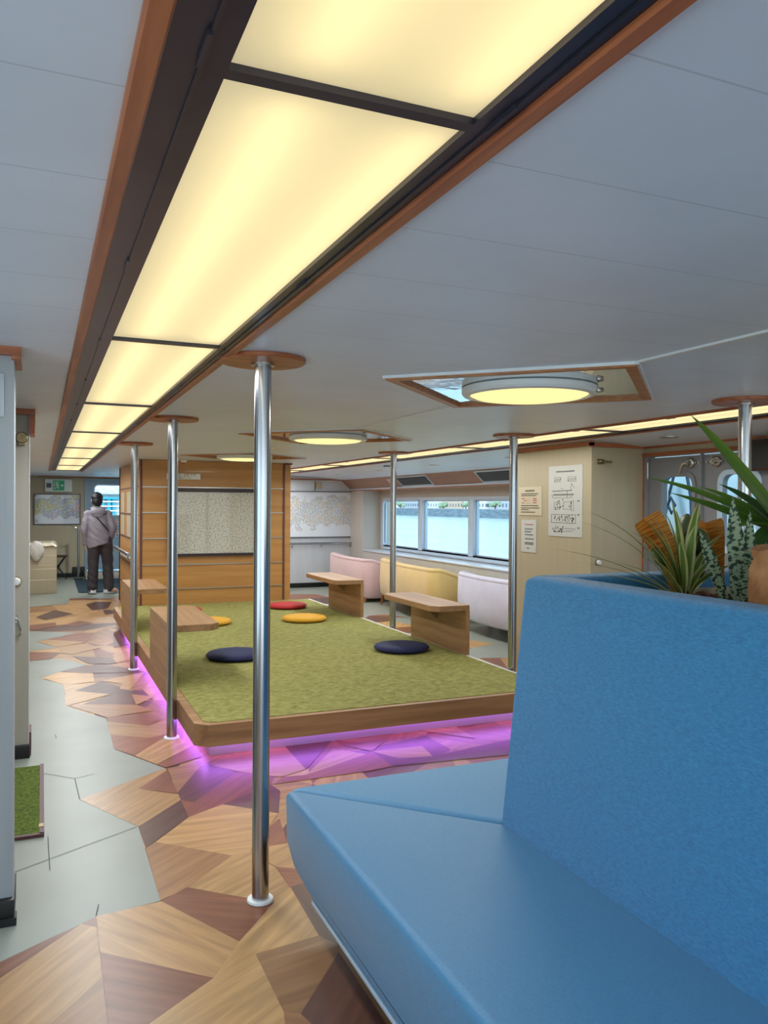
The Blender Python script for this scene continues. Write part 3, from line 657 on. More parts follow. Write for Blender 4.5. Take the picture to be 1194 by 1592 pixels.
# ------------------------------------------------------------------ casing details: framed map, sign, detector, rail
def doodle_mat(name, bg, cols, sx, sz, dens, band=None):
    """white drawing sheet with dense small coloured strokes; band = (zlow, zhigh) keeps the drawing to a belt"""
    m = bpy.data.materials.new(name); m.use_nodes = True; nt = m.node_tree; b = nt.nodes['Principled BSDF']; Lk = nt.links.new
    b.inputs['Roughness'].default_value = .35; b.inputs['Coat Weight'].default_value = .6; b.inputs['Coat Roughness'].default_value = .03
    tc = nt.nodes.new('ShaderNodeTexCoord')
    mp = nt.nodes.new('ShaderNodeMapping'); mp.inputs['Scale'].default_value = (sx, 1, sz); Lk(tc.outputs['Object'], mp.inputs[0])
    n1 = nt.nodes.new('ShaderNodeTexNoise'); n1.inputs['Scale'].default_value = 1; n1.inputs['Detail'].default_value = 5; n1.inputs['Roughness'].default_value = .75; Lk(mp.outputs[0], n1.inputs[0])
    r1 = nt.nodes.new('ShaderNodeValToRGB'); r1.color_ramp.elements[0].position = dens; r1.color_ramp.elements[1].position = dens+.09
    r1.color_ramp.elements[0].color = (1, 1, 1, 1); r1.color_ramp.elements[1].color = (0, 0, 0, 1); Lk(n1.outputs['Fac'], r1.inputs[0])
    n2 = nt.nodes.new('ShaderNodeTexNoise'); n2.inputs['Scale'].default_value = 4.5; n2.inputs['Detail'].default_value = 2; Lk(tc.outputs['Object'], n2.inputs[0])
    r2 = nt.nodes.new('ShaderNodeValToRGB'); els = r2.color_ramp.elements
    for i, c in enumerate(cols):
        p = .3+.4*i/(max(1, len(cols)-1))
        e = els[i] if i < 2 else els.new(p)
        e.position = p; e.color = lin(c)
    Lk(n2.outputs['Fac'], r2.inputs[0])
    fac = r1.outputs[0]
    if band:
        sp = nt.nodes.new('ShaderNodeSeparateXYZ'); Lk(tc.outputs['Object'], sp.inputs[0])
        n3 = nt.nodes.new('ShaderNodeTexNoise'); n3.inputs['Scale'].default_value = 5; n3.inputs['Detail'].default_value = 3; Lk(tc.outputs['Object'], n3.inputs[0])
        ma = nt.nodes.new('ShaderNodeMath'); ma.operation = 'MULTIPLY_ADD'; ma.inputs[1].default_value = .7; Lk(n3.outputs['Fac'], ma.inputs[0]); Lk(sp.outputs['Z'], ma.inputs[2])
        c1 = nt.nodes.new('ShaderNodeMath'); c1.operation = 'COMPARE'; c1.inputs[1].default_value = (band[0]+band[1])/2+.35; c1.inputs[2].default_value = (band[1]-band[0])/2
        Lk(ma.outputs[0], c1.inputs[0])
        mu = nt.nodes.new('ShaderNodeMath'); mu.operation = 'MULTIPLY'; Lk(fac, mu.inputs[0]); Lk(c1.outputs[0], mu.inputs[1]); fac = mu.outputs[0]
    mx = nt.nodes.new('ShaderNodeMix'); mx.data_type = 'RGBA'; mx.inputs[6].default_value = lin(bg)
    Lk(fac, mx.inputs[0]); Lk(r2.outputs[0], mx.inputs[7]); Lk(mx.outputs[2], b.inputs['Base Color'])
    return m
M['map1'] = doodle_mat('line_drawn_map', (196, 195, 184), [(132, 134, 126), (150, 142, 126), (126, 132, 126)], 46, 56, .42)
M['map2'] = doodle_mat('coloured_map', (214, 218, 224), [(196, 158, 112), (176, 176, 96), (150, 160, 190), (206, 160, 150)], 26, 32, .50, (-.16, .26))
M['map3'] = doodle_mat('coloured_map_pale', (216, 222, 230), [(186, 190, 140), (168, 176, 186), (196, 180, 150), (166, 180, 206)], 40, 34, .47, (-.22, .28))
def framed(name, label, x0, x1, z0, z1, y, fw, frame_m, print_m, ft=None):
    t = thing(name, label, 'map', ((x0+x1)/2, y, (z0+z1)/2))
    w, h = (x1-x0)/2, (z1-z0)/2; ft = ft or fw
    f = MB(); f.box(-w, w, -.035, .0, h-ft, h); f.box(-w, w, -.035, .0, -h, -h+fw); f.box(-w, -w+fw, -.035, 0, -h, h); f.box(w-fw, w, -.035, 0, -h, h)
    f.build('frame', frame_m, t, 0)
    MB().box(-w+fw*.5, w-fw*.5, -.020, -.004, -h+fw*.5, h-ft*.5).build('map_sheet', print_m, t, 0)
    return t
M['frame_dark'] = mat('dark_plum_frame', (44, 34, 42), rough=.4)
framed('framed_map', 'big line-drawn map in a dark frame on the wooden casing', 1.44, 2.60, .845, 1.70, 10.145, .034, M['frame_dark'], M['map1'], .045)
framed('framed_map', 'colourful map in a thin frame left of the standing person', -.144, .729, 1.07, 1.69, 17.395, .014, M['rail'], M['map2'])
framed('framed_map', 'pale map board on the far white wall above the handrail', 4.0, 5.30, .908, 1.752, 13.835, .012, M['rail'], M['map3'])
t = thing('sign_plate', 'white Japanese no-smoking sign at the top of the wooden casing', 'sign', (1.635, 10.145, 1.848))
MB().box(-.207, .207, -.006, 0, -.037, .037, .002, 1).build('plate', M['signwhite'], t)
text('lettering', '船内は', .036, TPY(-.085, -.007, .017), M['ink'], t)
text('lettering', '禁煙', .036, TPY(.03, -.007, .017), M['redink'], t)
text('lettering', 'です', .036, TPY(.115, -.007, .017), M['ink'], t)
text('lettering', 'ご協力下さい', .034, TPY(.0, -.007, -.017), M['ink'], t)
t = thing('smoke_detector', 'small white detector with a red lamp above the casing sign', 'detector', (1.62, 10.05, 2.048))
MB().lathe([(0, -.03), (.03, -.03), (.042, -.018), (.045, 0), (0, 0)], 28).build('body', M['white'], t)
MB().lathe([(0, -.04), (.02, -.04), (.026, -.03), (0, -.03)], 20).build('lamp', M['red'], t)
t = thing('handrail', 'steel handrail on the casing side, right of the person', 'handrail', (1.0, 11.4, .86))
MB().tube([(0, -1.04, 0), (0, 1.06, 0)], .022, 16).build('bar', M['chrome'], t)
for y in (-.9, .9):
    b = MB().tube([(0, y, -.015), (0, y, -.06), (.095, y, -.06)], .010, 10); b.build('bracket', M['steel'], t)
t = thing('wall_notice', 'strip of small white cards under the casing handrail', 'notice', (1.096, 11.4, .765))
MB().box(-.004, 0, -1.0, 1.2, -.035, .035).build('strip', M['redbrown'], t)
for k in range(5): MB().box(-.007, -.003, -.85+k*.42, -.52+k*.42, -.026, .026).build('card', M['paper'], t)
for y, l in ((12.2, 'two-part pale paper notice far along the casing side'), (11.35, 'pale paper notice along the casing side, behind the third pole')):
    t = thing('wall_notice', l, 'notice', (1.095, y, 1.36))
    for z in (-.16, .16):
        MB().box(-.003, 0, -.24, .24, z-.145, z+.145).build('sheet', M['cream'], t)
        f = MB()
        for i in range(5): f.box(-.004, -.0028, -.18, .16, z-.10+i*.045, z-.088+i*.045)
        f.build('print', M['pillar'], t)
t = thing('handrail', 'steel handrail on the far white wall under the pale map', 'handrail', (4.65, 13.76, .80))
MB().tube([(-.65, 0, 0), (.67, 0, 0)], .02, 14).build('bar', M['chrome'], t)
for x in (-.5, .05, .62):
    MB().tube([(x, 0, -.012), (x, 0, -.055), (x, .07, -.055)], .011, 10).build('bracket', M['steel'], t)
t = thing('wall_box', 'small square cream box above the pale map', 'box', (4.66, 13.83, 1.86))
MB().box(-.06, .06, -.02, .005, -.055, .055, .004, 1).build('body', M['cream'], t)
MB().box(-.075, -.07, -.012, .005, -.11, .08).build('conduit', M['redbrown'], t)
t = thing('coat_hook', 'tiny hook on the casing edge beside the far wall', 'hook', (3.06, 10.4, .88))
b = MB(); b.box(-.04, .0, -.02, .02, -.02, .02, .003, 1); b.tube([(0, 0, 0), (.04, 0, 0), (.04, 0, -.07)], .007, 8); b.build('body', M['steel'], t)

# exit sign
t = thing('exit_sign', 'white and green exit sign with running figure on the far wall', 'sign', (.313, 17.39, 1.862))
MB().box(-.253, .253, -.05, .005, -.128, .128, .006, 1).build('housing', M['signwhite'], t)
MB().box(-.107, .107, -.053, -.048, -.102, .101).build('green_face', M['green'], t)
MB().box(-.228, -.135, -.053, -.048, -.044, .045).build('speaker_panel', M['grille'], t)
g = MB()
def poly(pts): g.prism(pts, 0, .003, M=Matrix(((1, 0, 0, 0), (0, 0, -1, -.0535), (0, 1, 0, 0), (0, 0, 0, 1))))
poly([(-.088, -.075), (-.088, .075), (-.075, .075), (-.075, -.075)]); poly([(-.088, .075), (.02, .075), (.02, .062), (-.088, .062)])
c = [(-.028+.015*math.cos(a), .047+.015*math.sin(a)) for a in [2*PI*k/14 for k in range(14)]]; poly(c)
poly([(-.05, .028), (-.02, .034), (-.002, -.012), (-.03, -.022)])
poly([(-.03, .03), (.022, .012), (.024, .002), (-.022, .016)]); poly([(-.05, .028), (-.07, .0), (-.062, -.006), (-.040, .016)])
poly([(-.03, -.018), (-.006, -.012), (.012, -.045), (.006, -.078), (-.006, -.076), (-.004, -.048)])
poly([(-.03, -.018), (-.012, -.02), (-.034, -.055), (-.072, -.07), (-.075, -.058), (-.046, -.046)])
poly([(.034, .012), (.066, .012), (.066, .036), (.096, .0), (.066, -.036), (.066, -.012), (.034, -.012)])
g.build('pictogram', M['signwhite'], t, 0)
# door signs
t = thing('door_sign', 'white sign with two large red characters on the far door', 'sign', (1.42, 17.425, 1.115))
MB().box(-.17, .17, -.004, 0, -.055, .055).build('plate', M['paper'], t); text('lettering', '出口', .10, TPY(0, -.005, 0), M['redink'], t, bold=.001)
t = thing('door_sign', 'white sign with small orange and dark marks on the far door, lower one', 'sign', (1.42, 17.425, .88))
MB().box(-.17, .17, -.004, 0, -.06, .06).build('plate', M['paper'], t)
f = MB()
for k in range(6): f.box(-.14+k*.05, -.11+k*.05, -.006, -.003, .012, .040)
f.build('upper_marks', M['redink'], t)
f = MB()
for k in range(6): f.box(-.14+k*.05, -.11+k*.05, -.006, -.003, -.044, -.016)
f.build('lower_marks', M['ink'], t)

# ------------------------------------------------------------------ notices on the cream partition (plane X = 4.08)
def sheet(name, label, y0, y1, z0, z1, m):
    t = thing(name, label, 'notice', (4.079, (y0+y1)/2, (z0+z1)/2), 0)
    MB().box(-.003, .0005, -(y1-y0)/2, (y1-y0)/2, -(z1-z0)/2, (z1-z0)/2).build('paper', m, t, 0)
    return t
rp = random.Random(3)
def dash(mb, y, z, w, h):    # y measured left-to-right as the reader sees it (world -Y)
    mb.box(-.0042, -.0028, -y-w, -y, z, z+h)
def glyph(mb, y, z, s):
    for k in range(3): dash(mb, y+rp.uniform(0, .1)*s, z+s*(.1+.35*k), s*rp.uniform(.55, .85), s*.16)
    for k in range(2): dash(mb, y+s*(.15+.5*k), z+s*.08, s*.14, s*.8)
def line(mb, y, z, w, s):
    x = y
    while x < y+w:
        glyph(mb, x, z, s); x += s*1.12
def rule(mb, a, b, t=.0022):
    (y0, z0), (y1, z1) = a, b
    d = Vector((y1-y0, z1-z0)).normalized(); n = Vector((-d.y, d.x))*t/2
    mb.loft([[(-.0042, -(y0+n.x), z0+n.y), (-.0042, -(y0-n.x), z0-n.y), (-.0042, -(y1-n.x), z1-n.y), (-.0042, -(y1+n.x), z1+n.y)],
             [(-.0028, -(y0+n.x), z0+n.y), (-.0028, -(y0-n.x), z0-n.y), (-.0028, -(y1-n.x), z1-n.y), (-.0028, -(y1+n.x), z1+n.y)]])
def rect(mb, y0, y1, z0, z1, t=.002):
    for a, b in (((y0, z0), (y1, z0)), ((y1, z0), (y1, z1)), ((y1, z1), (y0, z1)), ((y0, z1), (y0, z0))): rule(mb, a, b, t)
t = sheet('ship_diagram_poster', 'tall white poster of ship deck plans on the cream partition', 5.341, 5.813, 1.246, 1.849, M['paper'])
p = MB(); line(p, -.13, .245, .26, .013)
rect(p, -.15, -.06, .165, .205); rect(p, .04, .15, .165, .205)
for k in range(6): glyph(p, -.145+k*.014, .17+.012*(k % 2), .012); glyph(p, .045+k*.017, .17+.012*(k % 2), .012)
rule(p, (-.18, .085), (.10, .09), .005); rule(p, (-.19, .05), (.11, .05)); rule(p, (-.17, .028), (.08, .028)); rule(p, (-.19, .05), (-.17, .028)); rule(p, (.08, .028), (.12, .062))
rule(p, (.08, .09), (.09, .15)); rule(p, (.09, .15), (.13, .11)); rule(p, (.03, .09), (.03, .03)); rule(p, (-.06, .11), (-.02, .10))
for k in range(16): dash(p, -.16+k*.018, .053, .008, .010)
rect(p, -.15, -.07, -.07, -.01); rect(p, -.02, .08, -.07, -.005); rect(p, .09, .12, -.08, .005)
c = [(-.09+.02*math.cos(a), -.04+.022*math.sin(a)) for a in [2*PI*k/16 for k in range(17)]]
for a, b in zip(c, c[1:]): rule(p, a, b)
for k in range(12): glyph(p, rp.uniform(-.15, .11), rp.uniform(-.09, .01), .013)
rect(p, -.19, .15, -.185, -.115, .003); rect(p, .0, .06, -.17, -.13); rule(p, (.10, -.185), (.10, -.115))
for k in range(22): glyph(p, rp.uniform(-.18, .13), rp.uniform(-.18, -.13), .014)
rule(p, (-.18, -.235), (.12, -.23)); rule(p, (-.18, -.235), (-.15, -.265)); rule(p, (-.15, -.265), (.12, -.25)); rule(p, (.12, -.23), (.15, -.24))
for k in range(16): glyph(p, rp.uniform(-.16, .0), rp.uniform(-.28, -.22), .013)
for z in (-.005, -.12, -.23): glyph(p, .175, z, .012); glyph(p, .19, z, .012)
p.build('printing', M['ink'], t, 0)
t = sheet('notice_sheet', 'cream notice with red lines, left of the ship plan poster', 5.917, 6.29, 1.419, 1.678, M['paper_cream'])
p = MB(); line(p, -.075, .085, .14, .017)
for z, w in ((.062, .27), (.046, .24), (-.045, .27), (-.066, .29), (-.082, .12), (-.104, .22)): line(p, -.14, z, w, .0085)
p.build('printing', M['ink'], t, 0)
p = MB()
for z in (.018, 0, -.02): line(p, -.13 if z else -.1, z, .04, .009); rule(p, (-.07, z+.004), (.01, z+.004), .002); line(p, .05, z, .055, .011)
line(p, -.09, .046, .05, .009); p.build('red_printing', M['redink'], t, 0)
t = sheet('notice_sheet', 'smaller white notice sheet below the cream one', 6.0, 6.24, 1.083, 1.378, M['paper'])
p = MB()
for k, z in enumerate((.06, .035, .008, -.03, -.065, -.078, -.115)): line(p, -.06 if k < 6 else -.03, z, (.13, .10, .13, .15, .14, .14, .05)[k], .009)
p.build('printing', M['ink'], t, 0)
p = MB(); line(p, -.06, .10, .13, .011); p.build('red_printing', M['redink'], t, 0)
# stops and latch on the partition side (plane Y = 5.23)
t = thing('door_latch', 'brass door latch high on the partition side by the poster', 'latch', (4.16, 5.228, 1.868))
MB().box(-.04, .04, -.012, .0, -.02, .02, .004, 1).build('plate', M['brass'], t); MB().tube([(-.02, -.012, 0), (-.02, -.04, 0), (.085, -.045, -.004)], .009, 10).build('arm', M['brass'], t)
t = thing('door_stop', 'round white door stop low on the partition side, above the blue backrest', 'door stop', (4.15, 5.228, 1.05))
MB().lathe([(0, .03), (.016, .028), (.021, .014), (.021, 0), (0, 0)], 20, Matrix.Rotation(R(90), 4, 'X')).build('knob', M['white'], t)
MB().lathe([(0, .006), (.028, .005), (.028, 0), (0, 0)], 20, Matrix.Rotation(R(90), 4, 'X')).build('plate', M['brass'], t)

# fittings on the port partition (plane Y = 5.12)
t = thing('door_magnet', 'round brass door holder high on the second left partition', 'door holder', (-.108, 5.118, 1.882))
Q = Matrix.Rotation(R(90), 4, 'X')
MB().lathe([(0, .02), (.012, .02), (.012, .03), (.028, .03), (.032, .02), (.034, 0), (0, 0)], 24, Q).build('cup', M['brass'], t)
MB().box(-.02, .02, -.02, 0, -.045, -.02, .003, 1).build('plate', M['brass'], t)
t = thing('door_stop', 'round white door stop on the second left partition', 'door stop', (-.135, 5.118, 1.04))
MB().lathe([(0, .03), (.018, .028), (.024, .014), (.024, 0), (0, 0)], 20, Q).build('knob', M['white'], t); MB().lathe([(0, .006), (.03, .005), (.03, 0), (0, 0)], 20, Q).build('plate', M['brass'], t)
t = thing('door_hook', 'steel cabin hook hanging on the second left partition', 'hook', (-.148, 5.118, .825))
MB().box(-.022, .022, -.01, 0, -.03, .02, .003, 1).build('plate', M['steel'], t)
MB().tube([(.0, -.018, 0), (.03, -.022, -.005), (.035, -.022, -.06), (.04, -.022, -.085), (.03, -.022, -.10), (.0, -.022, -.102)], .006, 10).build('hook', M['steel'], t)
t = thing('wall_locker', 'flush grey locker door high on the nearest left wall', 'locker', (-.30, 3.119, 1.882))
MB().box(-.18, .176, -.006, .003, -.078, .078, .003, 1).build('door', mat('locker_grey', (178, 184, 192), rough=.45), t)
# green mat in the doorway
t = thing('doormat', 'green turf mat with brown edge on the grey floor at left', 'mat', (-.3, 4.39, .003))
MB().box(-.6, .295, -.505, .50, 0, .012).build('pile', M['turf'], t, 0)
f = MB(); f.box(.295, .315, -.52, .52, 0, .013); f.box(-.6, .315, -.525, -.505, 0, .013); f.build('edging', M['redbrown'], t, 0)
MB().box(.292, .312, -.44, -.40, .0125, .015).build('tag', M['brass'], t, 0)
# ------------------------------------------------------------------ sofas
def sofa_mat(n, c): return mat(n, c, rough=.6, var=.05, vscale=(3, 3, 3), bump=.2, bscale=180, sheen=.3)
M['pink'] = sofa_mat('pink_upholstery', (206, 176, 178)); M['yel'] = sofa_mat('mustard_upholstery', (212, 180, 112)); M['lav'] = sofa_mat('lavender_upholstery', (200, 196, 212))
M['leg'] = wood('sofa_leg_wood', (156, 92, 48), (126, 70, 36), 'z', .35, 1)
def make_sofa(x, y, rz_, w, m, label, h=.70, z0=.15, dep=.52, bow=.06):
    t = thing('sofa', label, 'sofa', (x, y, 0), rz_, 'pastel sofas by the windows')
    r = .16; pts = []
    for k in range(5): pts.append((dep-(dep-r)*k/4, -w/2))
    for k in range(1, 8): a = R(270-90*k/8); pts.append((r+r*math.cos(a), -w/2+r+r*math.sin(a)))
    n = 16
    for k in range(n+1):
        f = k/n; yy = -w/2+r+(w-2*r)*f; pts.append((-bow*math.sin(PI*f), yy))
    for k in range(1, 8): a = R(180-90*k/8); pts.append((r+r*math.cos(a), w/2-r+r*math.sin(a)))
    for k in range(5): pts.append((r+(dep-r)*k/4, w/2))
    th = .10; levels_o, top = [], []
    b = bmesh.new(); rows = []
    for i, p in enumerate(pts):
        a_, c_ = pts[max(i-1, 0)], pts[min(i+1, len(pts)-1)]
        d = Vector((c_[0]-a_[0], c_[1]-a_[1])).normalized(); nrm = Vector((d.y, -d.x))   # towards the seat
        arm = max(0, (p[0]-r*.6)/(dep-r*.6)); hh = h-.16*arm**1.4
        top.append((p[0]+nrm.x*.03, p[1]+nrm.y*.03, hh-.022))
        ring = []
        for o, z in ((.03, z0), (.0, z0+.03), (-.012, z0+.25), (-.004, hh-.05), (.012, hh-.012), (.045, hh), (.08, hh-.012), (th, hh-.05), (th+.01, z0+.03), (th-.02, z0)):
            ring.append(b.verts.new((p[0]+nrm.x*o, p[1]+nrm.y*o, z)))
        rows.append(ring)
    for u, v in zip(rows, rows[1:]):
        for k in range(len(u)): b.faces.new((u[k], u[(k+1) % len(u)], v[(k+1) % len(u)], v[k]))
    b.faces.new(rows[0]); b.faces.new(rows[-1]); s = MB(); s._add(b); s.build('backrest', m, t, 60)
    MB().tube(top, .034, 12).build('top_roll', m, t, 60)
    MB().box(.08, dep+.0, -w/2+.08, w/2-.08, z0+.01, .30, .03).build('seat_base', m, t)
    for k in (-1, 1): MB().box(.10, dep+.01, (-w/2+.10) if k < 0 else .005, -.005 if k < 0 else w/2-.10, .30, .42, .04, 3).build('seat_cushion', m, t)
    for sx, sy in ((.07, -w/2+.10), (.07, w/2-.10), (dep-.07, -w/2+.10), (dep-.07, w/2-.10)):
        dx = -.035 if sx < .2 else .035; dy = .03 if sy > 0 else -.03
        MB().tube([(sx+dx, sy+dy, 0.001), (sx, sy, z0+.03)], [.013, .028], 12).build('leg', M['leg'], t)
    return t
make_sofa(4.66, 7.72, 0, 1.80, M['lav'], 'lavender sofa seen from behind, the nearest of the three by the windows', h=.69)
make_sofa(4.58, 9.98, -.10, 2.25, M['yel'], 'mustard yellow sofa seen from behind, the middle one of three', h=.70, z0=.16)
make_sofa(4.60, 12.28, -.05, 1.95, M['pink'], 'pale pink sofa seen from behind, the farthest of the three', h=.66, z0=.06)

# ------------------------------------------------------------------ blue bench around the planter
bn = thing('corner_bench', 'big blue upholstered corner bench with high back in the foreground', 'bench', (0, 0, 0))
YE = -.6
def slev(z, fy, ins=0): return [(.853+ins, YE, z), (1.50, YE, z), (1.50, 2.27, z), (.853+ins, fy, z)]
def seat_l():
    lv = []
    for z, fy in ((.138, 2.62), (.156, 2.80), (.22, 2.90), (.42, 2.925)):
        c = 1.44; lv.append([(.853, YE, z), (1.47, YE, z), (1.47, 2.30, z), (c+.002, 2.33, z), (.853, fy, z)])
    return MB().loft(lv, .028, 4, None, 25)
def seat_f():
    lv = []
    for z, fy in ((.138, 2.62), (.156, 2.80), (.22, 2.90), (.42, 2.925)):
        lv.append([(.858, fy, z), (1.445, 2.332, z), (1.48, 2.30, z), (3.05, 2.30, z), (3.05, fy, z)])
    return MB().loft(lv, .028, 4, None, 25)
seat_l().build('seat', M['blueseat'], bn, 50); seat_f().build('seat', M['blueseat'], bn, 50)
BZ = 1.268
s = MB().loft([[(1.44, YE, .40), (1.44, 2.33, .40), (1.56, 2.21, .40), (1.56, YE, .40)], [(1.497, YE, BZ), (1.497, 2.273, BZ), (1.617, 2.153, BZ), (1.617, YE, BZ)]], .024, 4)
s.build('backrest', M['blue'], bn, 50)
s = MB().loft([[(1.443, 2.33, .40), (3.05, 2.33, .40), (3.05, 2.21, .40), (1.563, 2.21, .40)], [(1.50, 2.273, BZ), (3.05, 2.273, BZ), (3.05, 2.153, BZ), (1.62, 2.153, BZ)]], .024, 4)
s.build('backrest', M['blue'], bn, 50)
s = MB().box(1.06, 3.03, YE, 2.42, 0, .128, .0); s.build('plinth', M['black'], bn)
s = MB().box(.858, 3.04, YE, 2.60, .122, .139, .003); s.build('base_strip', M['alu'], bn)
tr_ = thing('planter_trough', 'cream planter trough enclosed by the blue backrests', 'planter', (2.3, .8, 0))
def o2(x, y): return (x-2.3, y-.8)
ox0, oy0 = o2(1.625, YE); ox1, oy1 = o2(3.0, 2.145)
f = MB().holed([(ox0, oy0), (ox1, oy0), (ox1, oy1), (ox0, oy1)], [[(ox0+.03, oy0+.03), (ox1-.03, oy0+.03), (ox1-.03, oy1-.03), (ox0+.03, oy1-.03)]], .055, Matrix.Translation((0, 0, 1.16)))
f.build('rim', M['cream'], tr_)
MB().box(ox0+.03, ox1-.03, oy0+.03, oy1-.03, .14, 1.165).build('body', M['cream'], tr_)
# bark mulch: nobody could count it
M['bark'] = mat('bark_chips', (112, 74, 50), rough=.9, rgb2=(58, 36, 26), vscale=(30, 30, 30))
rb = random.Random(8); s = MB()
def lump(mb, c, r, n=1, sq=(1, 1, 1), rnd=rb, jit=.25):
    vs = bmesh.ops.create_icosphere(mb.bm, subdivisions=n, radius=1)['verts']
    rot = Matrix.Rotation(rnd.uniform(0, 6), 3, 'Z') @ Matrix.Rotation(rnd.uniform(-.6, .6), 3, 'X')
    for v in vs:
        q = v.co*(1+rnd.uniform(-jit, jit)); v.co = Vector(c)+rot @ Vector((q.x*r*sq[0], q.y*r*sq[1], q.z*r*sq[2]))
s.box(1.66, 2.96, YE+.04, 2.11, 1.15, 1.185)
for k in range(900):
    x = rb.uniform(1.68, 2.94); y = rb.uniform(.9, 2.09)
    lump(s, (x, y, 1.188+rb.uniform(0, .016)), rb.uniform(.012, .026), 1, (1.3, .8, .5))
o = s.build('bark_mulch', M['bark'], None, 0); tag(o, 'brown bark chips filling the planter behind the blue backrest', 'mulch', kind='stuff')

# plant leaves -------------------------------------------------------------
def leaf_mat(name, mid, edge, e0=.0, e1=.0, band=None, rough=.4, bsc=(2.5, 22), bt=.53):
    """u across the blade, v along it"""
    m = bpy.data.materials.new(name); m.use_nodes = True; nt = m.node_tree; b = nt.nodes['Principled BSDF']; Lk = nt.links.new
    b.inputs['Roughness'].default_value = rough
    uv = nt.nodes.new('ShaderNodeUVMap'); uv.uv_map = 'leaf'; sp = nt.nodes.new('ShaderNodeSeparateXYZ'); Lk(uv.outputs[0], sp.inputs[0])
    cr = nt.nodes.new('ShaderNodeValToRGB'); cr.color_ramp.interpolation = 'LINEAR'
    els = cr.color_ramp.elements; els[0].position = 0; els[0].color = lin(edge); els[1].position = 1; els[1].color = lin(edge)
    for p, c in ((.18, edge), (.27, mid), (.73, mid), (.82, edge)):
        e = els.new(p); e.color = lin(c)
    Lk(sp.outputs['X'], cr.inputs[0]); out = cr.outputs[0]
    nz = nt.nodes.new('ShaderNodeTexNoise'); nz.inputs['Detail'].default_value = 4
    mp = nt.nodes.new('ShaderNodeMapping'); Lk(uv.outputs[0], mp.inputs[0]); Lk(mp.outputs[0], nz.inputs[0]); nz.inputs['Scale'].default_value = 1
    mx = nt.nodes.new('ShaderNodeMix'); mx.data_type = 'RGBA'; r2 = nt.nodes.new('ShaderNodeValToRGB')
    if band:
        mp.inputs['Scale'].default_value = bsc+(1,); r2.color_ramp.elements[0].position = bt; r2.color_ramp.elements[1].position = bt+.06; mx.inputs[7].default_value = lin(band)
    else:
        mp.inputs['Scale'].default_value = (22, 1.5, 1); r2.color_ramp.elements[0].position = .3; r2.color_ramp.elements[1].position = .8; mx.inputs[7].default_value = lin(tuple(v*.72 for v in mid))
        mul = nt.nodes.new('ShaderNodeMath'); mul.operation = 'MULTIPLY'; mul.inputs[1].default_value = .7
    Lk(nz.outputs['Fac'], r2.inputs[0])
    if band: Lk(r2.outputs[0], mx.inputs[0])
    else: Lk(r2.outputs[0], mul.inputs[0]); Lk(mul.outputs[0], mx.inputs[0])
    Lk(out, mx.inputs[6]); Lk(mx.outputs[2], b.inputs['Base Color'])
    return m
M['yucca'] = leaf_mat('striped_leaf', (138, 170, 72), (238, 232, 172))
M['dracaena'] = leaf_mat('broad_leaf', (122, 166, 62), (138, 176, 70))
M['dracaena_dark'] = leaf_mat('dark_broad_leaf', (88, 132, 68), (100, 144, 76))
M['snake'] = leaf_mat('banded_leaf', (182, 202, 168), (182, 202, 168), band=(48, 76, 56), bt=.49)
M['orange_bract'] = leaf_mat('orange_bract', (216, 158, 66), (216, 158, 66), band=(168, 108, 38), rough=.6, bsc=(1.2, 60), bt=.48)
def leaf(parent, m, pts, w, fold=.25, face=None, twist=0, name='leaf', thick=.0012, shape=None, n=14):
    """blade swept along a smooth curve through pts; w = full width; face = direction the upper side looks to"""
    P_ = [Vector(p) for p in pts]
    def ev(t):
        a, b, c = P_[0], P_[1], P_[2]
        return a*(1-t)**2+b*2*t*(1-t)+c*t*t
    bm = bmesh.new(); uv = bm.loops.layers.uv.new('leaf'); rows = []
    face = Vector(face or (0, 0, 1))
    for i in range(n+1):
        t = i/n; p = ev(t); d = (ev(min(1, t+.02))-ev(max(0, t-.02))).normalized()
        side = d.cross(face); side = side.normalized() if side.length > .05 else Vector((1, 0, 0))
        up = side.cross(d).normalized(); side = (Matrix.Rotation(twist*t, 3, d) @ side)
        k = shape(t) if shape else (min(1, .45+2.2*t) if t < .25 else 1)*max(0.02, (1-((t-.25)/.75)**2.2 if t > .25 else 1))
        hw = w/2*k
        rows.append([(bm.verts.new(p+side*hw*u+up*(abs(u)*fold*hw)), (u+1)/2, t) for u in (-1, -.5, 0, .5, 1)])
    for a, b in zip(rows, rows[1:]):
        for q in range(4):
            vs = [a[q], a[q+1], b[q+1], b[q]]; f = bm.faces.new([v[0] for v in vs])
            for l, v in zip(f.loops, vs): l[uv].uv = (v[1], v[2])
    g = bmesh.ops.solidify(bm, geom=bm.faces[:], thickness=thick)
    me = bpy.data.meshes.new(name); bm.to_mesh(me); bm.free()
    return link(name, me, m, parent, 60)
rl = random.Random(21)
# striped yucca-like plant
yc = thing('striped_plant', 'spiky plant with cream-edged narrow leaves at the planter corner', 'plant', (1.965, 2.03, 1.19))
tips = [(-.40, .18, .17, .012), (-.36, .10, .13, .010), (-.26, .20, .30, .016), (-.30, .16, .26, .013), (-.19, .05, .235, .022), (-.13, .02, .28, .020), (-.22, -.03, .17, .020), (-.17, -.06, .11, .022),
        (-.06, .03, .30, .024), (-.075, -.06, .20, .030), (.0, .06, .33, .022), (.015, -.04, .26, .032), (.085, .02, .33, .028), (.06, .10, .30, .020), (.13, .06, .24, .022), (.17, .0, .22, .022),
        (.21, .05, .17, .020), (.12, -.06, .16, .026), (.20, -.03, .12, .020), (.16, .08, .30, .016), (-.11, .12, .24, .018), (-.05, .14, .27, .018), (.24, .10, .10, .016), (-.30, .02, .14, .012), (.05, .15, .20, .018), (-.28, .12, .09, .011)]
